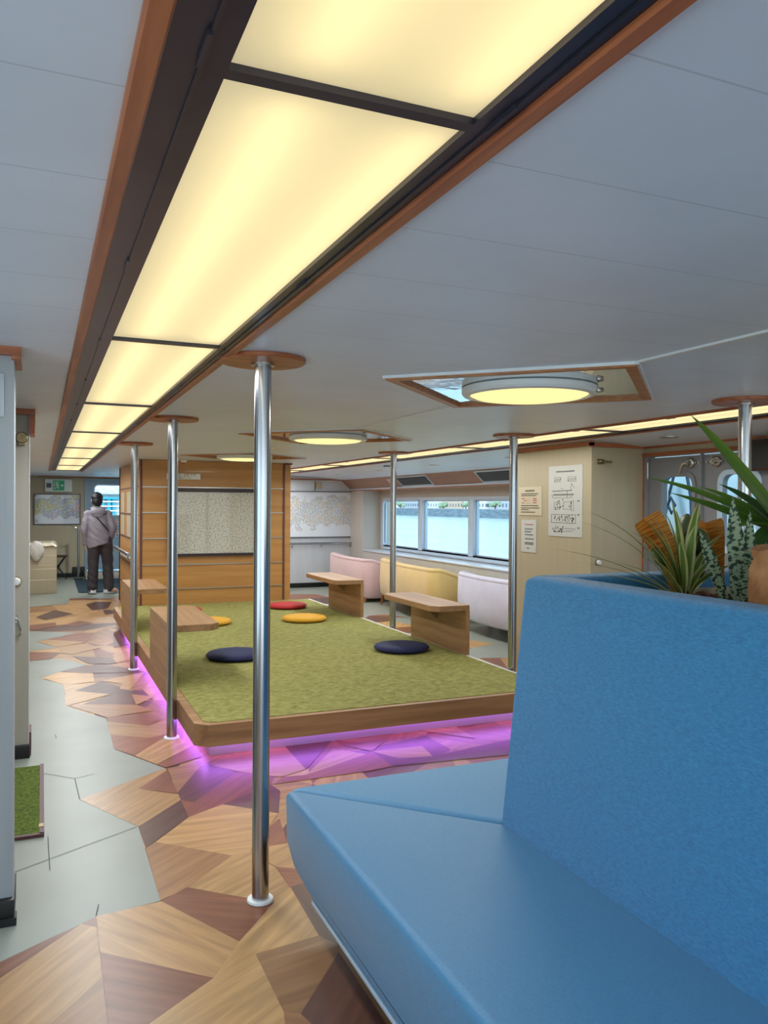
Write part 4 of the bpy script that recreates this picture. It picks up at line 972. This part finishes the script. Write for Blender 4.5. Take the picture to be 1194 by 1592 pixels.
for x, y, z, w in tips:
    leaf(yc, M['yucca'], [(x*.03, y*.03, .0), (x*.35, y*.35, z*.75), (x, y, z)], w*1.25, .35, face=(-x*.6, -y*.6-.25, .9))
MB().lathe([(0, -.01), (.022, -.01), (.016, .03), (0, .04)], 14).build('stem', M['bark'], yc)
# big broad-leaved plant at the right edge
bp_ = thing('broad_leaf_plant', 'large plant with long broad green leaves at the right edge', 'plant', (2.408, 1.994, 1.19))
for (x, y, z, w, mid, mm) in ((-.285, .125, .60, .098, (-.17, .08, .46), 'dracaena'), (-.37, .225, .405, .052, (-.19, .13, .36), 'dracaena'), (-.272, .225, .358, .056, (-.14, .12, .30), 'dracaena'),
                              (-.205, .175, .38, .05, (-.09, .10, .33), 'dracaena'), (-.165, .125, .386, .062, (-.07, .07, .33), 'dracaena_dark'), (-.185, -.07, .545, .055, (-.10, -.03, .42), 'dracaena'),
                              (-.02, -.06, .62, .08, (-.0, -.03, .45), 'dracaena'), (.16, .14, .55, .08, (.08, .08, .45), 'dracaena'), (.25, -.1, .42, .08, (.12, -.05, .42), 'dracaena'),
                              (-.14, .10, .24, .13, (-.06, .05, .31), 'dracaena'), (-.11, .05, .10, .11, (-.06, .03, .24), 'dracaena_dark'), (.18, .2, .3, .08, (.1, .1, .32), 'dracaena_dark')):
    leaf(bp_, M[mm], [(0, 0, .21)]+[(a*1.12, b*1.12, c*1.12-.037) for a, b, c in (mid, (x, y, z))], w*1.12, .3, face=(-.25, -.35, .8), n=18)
MB().tube([(0, 0, -.02), (.005, .005, .1), (0, 0, .26)], [.03, .026, .022], 14).build('stem', M['bark'], bp_)
# snake plant
sn = thing('snake_plant', 'upright snake plant with dark banded grey-green leaves', 'plant', (2.07, 1.90, 1.19))
def snake_shape(t): return (.62+.5*t if t < .55 else .9*max(.03, 1-((t-.55)/.45)**1.7)) 
for (x, y, z, w, b) in ((-.02, .01, .345, .062, (0, 0)), (-.11, .06, .235, .045, (-.03, .02)), (.035, -.01, .30, .05, (.03, 0)), (.06, -.05, .20, .05, (.035, -.03)), (-.03, -.05, .15, .05, (-.01, -.035)), (.03, .05, .25, .05, (.02, .03)), (.01, -.06, .19, .052, (.015, -.045))):
    leaf(sn, M['snake'], [(b[0], b[1], -.01), ((x+b[0])/2+.01, (y+b[1])/2, z*.5), (x, y, z)], w, -.25, face=(-.55, -.8, .1), thick=.004, shape=snake_shape)
# orange ribbed bracts and jade-green succulent behind
for (x, y, l, dx, s_) in ((1.985, 2.24, 'orange ribbed bract left of the spiky plant', -.06, 1), (2.16, 2.22, 'orange ribbed bract farther right behind the leaves', .03, .95)):
    t = thing('orange_bract', l, 'plant', (x, y-.16, 1.19), 0, 'orange bracts in the planter')
    def fan(q): return .28+.72*math.sin(PI*min(1, q*1.05)*.5)**1.3 if q < .93 else 1-.12*(q-.93)/.07
    leaf(t, M['orange_bract'], [(0, 0, .0), (.0, .05, .16), (dx, .10, .27*s_)], .105*s_, .8, face=(-.5, -.85, .15), thick=.006, shape=fan, name='bract_blade')
    MB().tube([(0, 0, -.02), (0, .003, .05)], [.008, .01], 8).build('stem', M['bark'], t)
M['jade'] = mat('jade_leaf', (92, 104, 56), rough=.45, rgb2=(70, 82, 44), vscale=(12, 12, 12))
jd = thing('jade_plant', 'rounded olive-green succulent leaves behind the spiky plant', 'plant', (2.06, 2.07, 1.19))
for k, (x, y, z, r) in enumerate(((-.0, .06, .235, .05), (.035, .02, .19, .05), (-.05, .03, .17, .045), (.03, .07, .13, .05), (.0, .0, .10, .045), (-.12, .05, .14, .035))):
    s = MB(); lump(s, (x, y, z), r, 3, (.95, .5, 1.1), rl, .0); s.build('leaf', M['jade'], jd, 80)
MB().tube([(0, .03, -.02), (.01, .04, .1), (0, .05, .22)], [.012, .010, .006], 10).build('stem', M['bark'], jd)
# rock at the right edge
M['rock'] = mat('orange_sandstone', (186, 134, 88), rough=.85, rgb2=(150, 96, 56), vscale=(14, 14, 8), bump=.6, bscale=40)
t_ = bmesh.new(); bmesh.ops.create_cube(t_, size=1); bmesh.ops.subdivide_edges(t_, edges=t_.edges[:], cuts=7, use_grid_fill=True)
for v in t_.verts:
    c = v.co.copy(); c = c.lerp(c.normalized()*.62, .14)
    nz = mnoise.noise_vector(c*3.1)*.07+mnoise.noise_vector(c*8)*.04
    c += nz; v.co = Vector((c.x*.25, c.y*.22, (c.z+.44)*.245-.012))
s = MB(); s._add(t_); rk = s.build('rock', M['rock'], None, 22); rk.location = (1.955, 1.56, 1.175); rk.rotation_euler = (0, 0, .35)
tag(rk, 'rough orange-brown rock at the right edge of the planter', 'rock')
lt_ = None

# ------------------------------------------------------------------ far aisle: covered counter, bundle, stool, stand, mat, person
M['wrap'] = mat('clear_wrap', (216, 204, 176), rough=.22, var=.10, vscale=(3, 3, 9), coat=.5, bump=.35, bscale=14)
t = thing('covered_counter', 'cream counter wrapped in clear plastic at the left of the aisle', 'counter', (-.1, 14.75, 0))
MB().box(-.41, .335, -.45, .5, 0, .80, .012).build('body', M['cream'], t)
s = MB(); 
tb = bmesh.new(); bmesh.ops.create_grid(tb, x_segments=26, y_segments=26, size=.5)
for v in tb.verts:
    x, y = v.co.x, v.co.y
    n_ = mnoise.noise(Vector((x*7, y*7, 1.3)))*.03+mnoise.noise(Vector((x*17, y*17, 4)))*.012
    e = max(abs(x), abs(y)); z = .835+n_ - (max(0, e-.44)/.06)**2*.045
    v.co = Vector((-.037+x*.76, .025+y*1.02, z))
s._add(tb); s.build('plastic_cover', M['wrap'], t, 60)
s = MB()
for z in (.22, .40, .46, .62): s.box(-.41, .337, -.454, -.448, z, z+.012, .002, 1)
s.build('wrap_fold', M['wrap'], t)
M['bundle'] = mat('grey_white_cloth', (198, 194, 186), rough=.55, bump=.2, bscale=20)
t = thing('cloth_bundle', 'rounded grey-white cover hanging over the counter front', 'cover', (-.075, 14.24, .52))
tb = bmesh.new(); bmesh.ops.create_icosphere(tb, subdivisions=4, radius=1)
for v in tb.verts:
    c = v.co.copy(); n_ = 1+mnoise.noise(c*2.2)*.10
    w_ = .115*(1-.35*max(0, -c.z))
    v.co = Vector((c.x*w_*n_-.0, c.y*.05*n_, .19+c.z*.165*n_))
s = MB(); s._add(tb); s.build('cover', M['bundle'], t, 80)
M['stoolwood'] = mat('dark_stool_wood', (74, 46, 40), rough=.4, var=.2, vscale=(10, 10, 10))
t = thing('folding_stool', 'dark round-topped folding stool with crossed legs by the far wall', 'stool', (.30, 17.02, 0))
MB().lathe([(0, .435), (.17, .435), (.182, .445), (.182, .462), (.17, .47), (0, .472)], 36).build('seat', M['stoolwood'], t)
for sy in (-.10, .10):
    MB().tube([(-.16, sy, .004), (.13, sy, .436)], .013, 10).build('leg', M['black'], t)
    MB().tube([(.16, sy*.8, .004), (-.13, sy*.8, .436)], .013, 10).build('leg', M['black'], t)
MB().tube([(-.15, -.10, .03), (-.15, .10, .03)], .010, 8).build('crossbar', M['black'], t); MB().tube([(.15, -.08, .03), (.15, .08, .03)], .010, 8).build('crossbar', M['black'], t)
t = thing('stanchion', 'slim steel stand with a small hooked top left of the person', 'stand', (.672, 16.8, 0))
MB().tube([(0, 0, .02), (0, 0, .99)], .024, 14).build('post', M['chrome'], t)
MB().lathe([(0, .004), (.09, .004), (.085, .02), (.03, .03), (0, .03)], 28).build('base', M['black'], t)
b = MB(); b.tube([(0, 0, .99), (0, 0, 1.04)], .03, 14); b.tube([(0, 0, 1.02), (-.07, 0, 1.02), (-.085, 0, 1.05)], .012, 10); b.build('hook_head', M['steel'], t)
M['teal_mat'] = mat('dark_teal_mat', (16, 40, 52), rough=.9, bump=.6, bscale=160)
t = thing('doormat', 'dark teal mat under the person before the far door', 'mat', (1.2, 15.4, .003))
MB().prism([(-.60, 1.2), (-.63, -1.15), (-.57, -1.21), (.8, -1.21), (.8, 1.2)], 0, .010).build('pile', M['teal_mat'], t, 0)

M['skin'] = mat('skin', (206, 162, 136), rough=.5); M['hair'] = mat('black_hair', (22, 20, 24), rough=.5, var=.4, vscale=(60, 60, 12))
M['jacket'] = mat('grey_mauve_jacket', (134, 128, 138), rough=.6, var=.06, vscale=(12, 12, 12), bump=.15, bscale=40)
M['trouser'] = mat('dark_charcoal_trousers', (62, 54, 58), rough=.8, var=.12, vscale=(14, 14, 5), bump=.2, bscale=50)
M['shoe'] = mat('white_trainer', (228, 228, 230), rough=.5); M['sole'] = mat('pale_sole', (206, 206, 204), rough=.6)
def ell(mb, c, r, n=3, rot=None):
    t = bmesh.new(); bmesh.ops.create_icosphere(t, subdivisions=n, radius=1)
    for v in t.verts:
        q = Vector((v.co.x*r[0], v.co.y*r[1], v.co.z*r[2]))
        if rot: q = rot @ q
        v.co = Vector(c)+q
    mb._add(t)
def limb(mb, pts, rad, sq=1.0):
    """rounded tapering limb through joints"""
    for (a, b), (ra, rb_) in zip(zip(pts, pts[1:]), zip(rad, rad[1:])):
        a, b = Vector(a), Vector(b); n = max(3, int((b-a).length/(min(ra, rb_)*.5)))
        mb.tube([a.lerp(b, k/n) for k in range(n+1)], [ra+(rb_-ra)*k/n for k in range(n+1)], 14)
    for p, r in zip(pts, rad): ell(mb, p, (r*.99,)*3, 2)
def fuse(mb, name, m, parent, voxel=.008, smooth=4, wrinkle=0, freq=9):
    me = bpy.data.meshes.new('raw'); mb.bm.to_mesh(me); mb.bm.free()
    o = bpy.data.objects.new('raw', me); COL.objects.link(o)
    md = o.modifiers.new('r', 'REMESH'); md.mode = 'VOXEL'; md.voxel_size = voxel
    if smooth: sm = o.modifiers.new('s', 'SMOOTH'); sm.iterations = smooth; sm.factor = .5
    me2 = bpy.data.meshes.new_from_object(o.evaluated_get(bpy.context.evaluated_depsgraph_get()))
    bpy.data.objects.remove(o); me2.name = name
    if wrinkle:
        for v in me2.vertices:
            p = v.co; q = Vector((p.x*freq, p.y*freq, p.z*freq*1.7+p.x*freq*.8)); v.co = p+v.normal*(mnoise.noise(q)*wrinkle+mnoise.noise(q*2.3)*wrinkle*.4)
    return link(name, me2, m, parent, 180)
pr = thing('person', 'person seen from behind in grey hooded jacket, dark trousers and white trainers, hand in pocket', 'person', (.895, 14.0, .013))
b = MB()
limb(b, [(-.085, 0, .86), (-.10, .02, .47), (-.115, .0, .09)], [.085, .055, .040])
limb(b, [(.085, 0, .86), (.115, .03, .47), (.125, -.03, .09)], [.085, .055, .040])
ell(b, (-.115, .06, .045), (.042, .12, .042)); ell(b, (.17, -.02, .045), (.11, .055, .042), 3)
ell(b, (0, 0, .92), (.165, .11, .12)); ell(b, (0, 0, 1.10), (.145, .095, .16)); ell(b, (-.03, 0, 1.24), (.150, .095, .13))
limb(b, [(-.04, 0, 1.33), (-.05, .01, 1.47)], [.070, .058])
ell(b, (-.05, .02, 1.555), (.080, .098, .112)); ell(b, (-.05, .04, 1.495), (.060, .074, .065))
ell(b, (-.05, .122, 1.54), (.013, .018, .020), 2); ell(b, (-.05, .108, 1.495), (.024, .012, .008), 2)
for sx in (-1, 1): ell(b, (-.05+sx*.084, .015, 1.545), (.010, .018, .030), 2); ell(b, (-.05+sx*.030, .108, 1.565), (.012, .008, .007), 2)
limb(b, [(-.185, 0, 1.31), (-.240, -.03, 1.07), (-.225, .02, .82)], [.050, .043, .030])
limb(b, [(.110, 0, 1.31), (.200, -.06, 1.09), (.165, .03, .89)], [.050, .043, .030])
for (hx, hy, hz, s_) in ((-.225, .025, .775, 1), (.150, .05, .845, -1)):
    ell(b, (hx, hy, hz+.01), (.020, .038, .045), 2)
    for k, ln in enumerate((.055, .066, .062, .050)):
        y0 = hy-.030+k*.019; limb(b, [(hx, y0, hz-.028), (hx+.004*s_, y0+.002, hz-.028-ln*.5), (hx+.014*s_, y0+.004, hz-.028-ln)], [.0088, .0082, .0072])
    limb(b, [(hx+.005*s_, hy+.032, hz+.022), (hx+.016*s_, hy+.055, hz-.004), (hx+.018*s_, hy+.060, hz-.032)], [.011, .0095, .008])
fuse(b, 'body', M['skin'], pr, .0065, 2)
b = MB()
limb(b, [(-.095, 0, .88), (-.108, .015, .47), (-.118, -.005, .085)], [.108, .088, .082])
limb(b, [(.095, 0, .88), (.122, .025, .47), (.138, -.03, .085)], [.108, .090, .084])
ell(b, (0, 0, .92), (.185, .125, .14))
fuse(b, 'trousers', M['trouser'], pr, .011, 4, .010, 8)
def ering(x, y, z, rx, ry, n=28): return [(x+rx*math.cos(2*PI*k/n)*(abs(math.cos(2*PI*k/n))**-.12 if abs(math.cos(2*PI*k/n)) > .05 else 1), y+ry*math.sin(2*PI*k/n), z) for k in range(n)]
b = MB()
rings = [ering(-.01, 0, .78, .185, .135), ering(-.015, 0, .90, .190, .135), ering(-.02, 0, 1.05, .180, .125), ering(-.03, 0, 1.18, .178, .120), ering(-.035, 0, 1.28, .175, .112), ering(-.04, 0, 1.345, .150, .095), ering(-.045, 0, 1.40, .095, .075), ering(-.05, .005, 1.44, .07, .065)]
rings[0] = [(x, y, .745+.35*(x+.17)*.9) for x, y, z in rings[0]]
b.loft(rings)
limb(b, [(-.195, 0, 1.315), (-.245, -.03, 1.07), (-.225, .02, .825)], [.068, .060, .046])
limb(b, [(.120, 0, 1.315), (.205, -.065, 1.09), (.165, .02, .90)], [.068, .062, .052])
fuse(b, 'jacket', M['jacket'], pr, .009, 3, .010, 8)
b = MB(); ell(b, (-.04, -.085, 1.35), (.130, .050, .070)); ell(b, (-.10, -.045, 1.40), (.06, .055, .04)); ell(b, (.02, -.045, 1.40), (.06, .055, .04)); ell(b, (-.04, -.095, 1.295), (.085, .032, .045))
fuse(b, 'hood', M['jacket'], pr, .008, 3, .006, 10)
b = MB(); ell(b, (-.05, .0, 1.580), (.094, .108, .100)); ell(b, (-.05, -.03, 1.525), (.087, .080, .085)); ell(b, (-.05, .05, 1.63), (.075, .062, .048))
fuse(b, 'hair', M['hair'], pr, .007, 2, .006, 26)
b = MB(); b.tube([(-.06, -.122, 1.26), (-.01, -.128, 1.20), (.04, -.128, 1.14), (.085, -.124, 1.09), (.13, -.105, 1.03)], .009, 8); b.build('bag_strap', M['black'], pr)
for (x, y, a) in ((-.118, .02, .12), (.15, -.02, -1.0)):
    T = Matrix.Translation((x, y, 0)) @ Matrix.Rotation(a, 4, 'Z')
    s = MB().loft([[(-.043, -.09, .018), (.043, -.09, .018), (.052, .06, .018), (.038, .165, .018), (-.03, .165, .018), (-.05, .06, .018)],
                   [(-.043, -.088, .075), (.043, -.088, .075), (.050, .05, .062), (.032, .150, .045), (-.026, .150, .045), (-.046, .05, .062)],
                   [(-.034, -.075, .105), (.034, -.075, .105), (.036, .03, .098), (.02, .06, .08), (-.016, .06, .08), (-.034, .03, .098)]], .010, 3, T)
    sh = s.build('shoe', M['shoe'], pr, 60)
    MB().prism([(-.046, -.095), (.046, -.095), (.055, .06), (.04, .17), (-.032, .17), (-.053, .06)], .0, .024, .006, 2, T).build('sole', M['sole'], sh)
# ------------------------------------------------------------------ outside: sea, quay, town, deck details
M['sea'] = mat('sea_water', (166, 194, 186), rough=.14, rgb2=(136, 170, 166), vscale=(.22, .05, 1), bump=0)
def sea_bump():
    nt = M['sea'].node_tree; b = nt.nodes['Principled BSDF']; tc = nt.nodes.new('ShaderNodeTexCoord')
    mp = nt.nodes.new('ShaderNodeMapping'); mp.inputs['Scale'].default_value = (1.2, .5, 1); nz = nt.nodes.new('ShaderNodeTexNoise'); nz.inputs['Scale'].default_value = 1; nz.inputs['Detail'].default_value = 4
    bp = nt.nodes.new('ShaderNodeBump'); bp.inputs['Strength'].default_value = .55; bp.inputs['Distance'].default_value = .5
    nt.links.new(tc.outputs['Object'], mp.inputs[0]); nt.links.new(mp.outputs[0], nz.inputs[0]); nt.links.new(nz.outputs['Fac'], bp.inputs['Height']); nt.links.new(bp.outputs[0], b.inputs['Normal'])
sea_bump()
o = MB().box(9, 700, -300, 900, -3.2, -2.5).build('sea', M['sea'], None, 0); tag(o, 'pale green rippled sea outside the windows', 'sea', kind='stuff')
M['quaystone'] = mat('quay_stone', (120, 138, 150), rough=.8, rgb2=(92, 110, 124), vscale=(.3, .3, 1.2))
o = MB().box(140, 150, 120, 460, -3, .35).build('quay_wall', M['quaystone'], None, 0); tag(o, 'long grey stone quay across the water', 'quay')
o = MB().box(150, 330, 120, 460, -1, .4).build('shore_ground', mat('shore', (150, 156, 150), rough=.9), None, 0); tag(o, 'flat pale shore behind the quay', 'ground')
def facade(name, wall, win):
    m = bpy.data.materials.new(name); m.use_nodes = True; nt = m.node_tree; b = nt.nodes['Principled BSDF']
    tc = nt.nodes.new('ShaderNodeTexCoord'); mp = nt.nodes.new('ShaderNodeMapping'); mp.inputs['Rotation'].default_value = (R(90), 0, R(90))
    sp = nt.nodes.new('ShaderNodeSeparateXYZ'); cb = nt.nodes.new('ShaderNodeCombineXYZ')
    br = nt.nodes.new('ShaderNodeTexBrick'); br.offset = 0; br.inputs['Scale'].default_value = 1; br.inputs['Brick Width'].default_value = 2.6; br.inputs['Row Height'].default_value = 2.9; br.inputs['Mortar Size'].default_value = .75
    br.inputs['Color1'].default_value = lin(win); br.inputs['Color2'].default_value = lin(tuple(v*.8 for v in win)); br.inputs['Mortar'].default_value = lin(wall)
    L = nt.links.new; L(tc.outputs['Object'], sp.inputs[0]); L(sp.outputs['Y'], cb.inputs[0]); L(sp.outputs['Z'], cb.inputs[1]); L(cb.outputs[0], br.inputs[0]); L(br.outputs[0], b.inputs['Base Color'])
    b.inputs['Roughness'].default_value = .7; return m
FAC = [facade('facade_white', (222, 222, 220), (120, 140, 160)), facade('facade_grey', (176, 182, 190), (96, 116, 140)), facade('facade_tan', (204, 180, 156), (120, 120, 124)), facade('facade_pale', (214, 220, 226), (140, 156, 172))]
M['roofgrey'] = mat('flat_roof', (150, 150, 154), rough=.9); M['tree'] = mat('far_tree', (150, 172, 140), rough=1, rgb2=(112, 142, 112), vscale=(1, 1, 1))
rt = random.Random(4)
BL = [(196, 17, 8.5, 1, 'grey'), (214, 17, 6.6, 2, 'tan'), (233, 19, 9.6, 0, 'white'), (254, 20, 6.2, 3, 'pale'), (275, 19, 9.0, 1, 'grey'), (296, 19, 6.5, 0, 'white'), (317, 19, 9.8, 2, 'tan'), (339, 22, 7.0, 3, 'pale'), (364, 24, 9.0, 1, 'grey')]
PLACE = ['at the right end of the view over the water', 'second from the right over the water', 'third from the right, behind the quay', 'low, in the middle of the right pane', 'wide, near the bar between the panes', 'low, in the middle pane', 'tall, toward the left of the middle pane', 'wide, behind the slim far pole', 'at the left end of the view over the water']
for (y, w, h, f, cn), pw in zip(BL, PLACE):
    t = thing('waterfront_building', 'distant %s waterfront building, %s' % (cn, pw), 'building', (176, y, .4), 0, 'buildings across the water')
    MB().box(-6, 8, -w/2, w/2, 0, h).build('walls', FAC[f], t, 0)
    MB().box(-6.4, 8.4, -w/2-.4, w/2+.4, h, h+.5).build('roof', M['roofgrey'], t, 0)
    MB().box(0, 4, -2+rt.uniform(-3, 3), 2, h+.5, h+2).build('roof_hut', M['roofgrey'], t, 0)
TP = ['by the right end', 'right of the tan house', 'between two houses in the right pane', 'beside the low pale house', 'left of the wide grey building', 'in the middle pane', 'before the tall tan building', 'near the left end']
for y, pw in zip((205, 224, 244, 263, 286, 306, 327, 351), TP):
    t = thing('waterfront_tree', 'distant green tree on the far quay, %s' % pw, 'tree', (160, y, .4), 0, 'trees across the water')
    s = MB()
    for k in range(7): lump(s, (rt.uniform(-1.5, 1.5), rt.uniform(-1.8, 1.8), rt.uniform(1, 2.4)), rt.uniform(.7, 1.2), 2, (1, 1, .8), rt, .15)
    s.build('crown', M['tree'], t, 0); MB().tube([(0, 0, -.1), (0, 0, 2)], .25, 8).build('trunk', M['bark'], t)
# pale blue deck structure outside the double doors
M['deckblue'] = mat('deck_blue_paint', (206, 232, 242), rough=.5, var=.05)
o = MB().box(6.0, 6.1, 3.3, 7.2, -.2, 2.6).build('deck_bulkhead', M['deckblue'], None, 0); tag(o, 'pale blue bulkhead outside seen through the grey doors', 'bulkhead')
o = MB().box(4.72, 6.1, 0.5, 5.2, -.15, -.01).build('side_deck', M['deckblue'], None, 0); tag(o, 'narrow outside deck beyond the grey doors', 'deck')
M['rope'] = mat('dark_rope', (40, 62, 84), rough=.9)
t = thing('rope', 'dark rope hanging in a loop behind the left door window', 'rope', (5.85, 6.05, 1.5))
MB().tube([(0, .10, .45), (0, .20, .15), (0, .22, .02), (0, .17, -.06), (0, .12, .02), (0, .18, .10), (0, .24, .0), (0, .26, -.3), (0, .2, -.7)], .014, 8).build('strand', M['rope'], t, 80)
t = thing('rope', 'dark straight rope behind the right part of the left door window', 'rope', (5.85, 5.98, 1.5))
MB().tube([(0, .08, .48), (0, -.02, .1), (0, -.04, -.8)], .016, 8).build('strand', M['rope'], t, 80)
t = thing('deck_lamp', 'small grey lamp box between the ropes outside the door', 'lamp', (5.98, 6.07, 1.40))
MB().box(-.05, .02, -.07, .07, -.03, .04, .01).build('housing', M['alu'], t); MB().tube([(-.015, 0, -.03), (-.015, 0, -.20)], .04, 12).build('glass_globe', M['steel'], t)
t = thing('angled_bracket', 'white and blue angled bracket outside the right door window', 'bracket', (5.9, 5.35, 1.45))
MB().tube([(0, .12, -.35), (0, .0, .35)], .03, 8).build('strut', M['grille'], t); MB().tube([(0, -.15, -.3), (0, .05, .1)], .03, 8).build('strut', M['alu'], t)
# dark board by the rightmost pole
t = thing('wall_monitor', 'dark brown framed panel high on the wall at the right edge', 'panel', (4.56, 3.95, 1.866))
MB().box(-.03, .05, -.45, .147, -.11, .11, .02, 3).build('frame', M['stoolwood'], t); MB().box(-.034, -.028, -.43, .115, -.09, .09).build('screen', M['black'], t)
# landing stage seen through the far door window
M['teal'] = mat('teal_paint', (40, 158, 186), rough=.6); M['stage'] = mat('landing_white', (226, 234, 236), rough=.7, rgb2=(176, 190, 196), vscale=(9, 9, 14))
t = thing('landing_building', 'white landing building with teal posts outside the far door', 'building', (1.6, 22, -1.5))
MB().box(-4, 6, 0, 1, 0, 7).build('walls', M['stage'], t, 0)
for k in range(5): MB().box(-.42+k*.13, -.36+k*.13+(.03 if k % 2 else 0), -.12, .02, 0, 3.12).build('post', M['teal'], t, 0)
for z in (2.80, 2.92, 3.04): MB().box(-.6, .4, -.15, -.12, z, z+.03).build('rail', M['signwhite'], t, 0)
MB().box(-.6, .4, -.15, .02, 3.12, 3.17).build('beam', M['teal'], t, 0)
MB().box(-.6, .4, -.10, .02, 3.24, 3.26).build('beam', M['roofgrey'], t, 0)

# ------------------------------------------------------------------ light
def area(name, loc, sx, sy, w, col, spread=170):
    l = bpy.data.lights.new(name, 'AREA'); l.shape = 'RECTANGLE'; l.size = sx; l.size_y = sy; l.energy = w; l.color = col; l.spread = R(spread)
    o = bpy.data.objects.new(name, l); COL.objects.link(o); o.location = loc; return o
WARM = (.90, .95, 1)
for a, b in zip(YL, YL[1:]): area('aisle_lamp', (.39, (a+b)/2, CZ-.02), .30, b-a-.1, PW_L if b > 4 else PW_N, WARM)
for a, b in zip(YR, YR[1:]): area('window_strip_lamp', (3.71, (a+b)/2, CZ-.02), .30, b-a-.1, PW_R if b > 7 else PW_M, WARM)
for cx, cy in HEX:
    l = bpy.data.lights.new('round_lamp', 'AREA'); l.shape = 'DISK'; l.size = .5; l.energy = PW_D; l.color = (1, .95, .86)
    o = bpy.data.objects.new('round_lamp', l); COL.objects.link(o); o.location = (cx, cy, CZ-.08)
for x, y, z, e in ((1.15, 15.3, CZ, 26), (4.5, 7.1, 2.0, 3), (4.5, 8.85, 2.0, 3), (4.5, 10.6, 2.0, 3), (4.5, 12.3, 2.0, 3)):  # first lamp is added below the aisle plate to lift the dark far end
    l = bpy.data.lights.new('downlight_lamp', 'AREA'); l.shape = 'DISK'; l.size = .08; l.energy = e; l.color = (.92, .97, 1)
    o = bpy.data.objects.new('downlight_lamp', l); COL.objects.link(o); o.location = (x, y, z-.03)
w = bpy.data.worlds.new('World'); S.world = w; w.use_nodes = True; nt = w.node_tree; bg = nt.nodes['Background']
tc = nt.nodes.new('ShaderNodeTexCoord'); sp = nt.nodes.new('ShaderNodeSeparateXYZ'); cr = nt.nodes.new('ShaderNodeValToRGB')
nt.links.new(tc.outputs['Generated'], sp.inputs[0]); nt.links.new(sp.outputs['Z'], cr.inputs[0]); nt.links.new(cr.outputs[0], bg.inputs[0])
cr.color_ramp.elements[0].position = 0; cr.color_ramp.elements[0].color = (.80, .90, .95, 1); cr.color_ramp.elements[1].position = .6; cr.color_ramp.elements[1].color = (.52, .72, .95, 1)
# bright hazy sun side of the sky: astern and to port
dp = nt.nodes.new('ShaderNodeVectorMath'); dp.operation = 'DOT_PRODUCT'; dp.inputs[1].default_value = (-.75, -.66, 0); nt.links.new(tc.outputs['Generated'], dp.inputs[0])
mr = nt.nodes.new('ShaderNodeMapRange'); mr.interpolation_type = 'SMOOTHSTEP'; mr.inputs['From Min'].default_value = -.2; mr.inputs['From Max'].default_value = .8
mr.inputs['To Min'].default_value = WORLD; mr.inputs['To Max'].default_value = WSUN; nt.links.new(dp.outputs['Value'], mr.inputs['Value']); nt.links.new(mr.outputs[0], bg.inputs['Strength'])
sl = bpy.data.lights.new('sun', 'SUN'); sl.energy = SUN; sl.angle = R(6); so = bpy.data.objects.new('sun', sl); COL.objects.link(so); so.rotation_euler = (R(38), R(-30), 0)

# ------------------------------------------------------------------ camera
cd = bpy.data.cameras.new('camera'); co = bpy.data.objects.new('camera', cd); COL.objects.link(co)
yaw, pit, rol = R(23.331), R(-.468), R(.380)
F = Vector((math.sin(yaw)*math.cos(pit), math.cos(yaw)*math.cos(pit), math.sin(pit)))
Rt = Vector((math.cos(yaw), -math.sin(yaw), 0)); U = Rt.cross(F)
Rt, U = Rt*math.cos(rol)+U*math.sin(rol), U*math.cos(rol)-Rt*math.sin(rol)
co.matrix_world = Matrix(((Rt.x, U.x, -F.x, 0), (Rt.y, U.y, -F.y, 0), (Rt.z, U.z, -F.z, 1.5), (0, 0, 0, 1)))
cd.sensor_fit = 'VERTICAL'; cd.sensor_height = 36; cd.lens = 1234.07/1592*36; cd.clip_start = .02; cd.clip_end = 2000
S.camera = co
S.view_settings.view_transform = 'Standard'; S.view_settings.look = 'None'; S.view_settings.gamma = 1; S.view_settings.use_curve_mapping = False
S.view_settings.exposure = EXPO
S.cycles.use_denoising = True
S.cycles.max_bounces = 10; S.cycles.diffuse_bounces = 5; S.cycles.transparent_max_bounces = 12
S.cycles.sample_clamp_indirect = 6
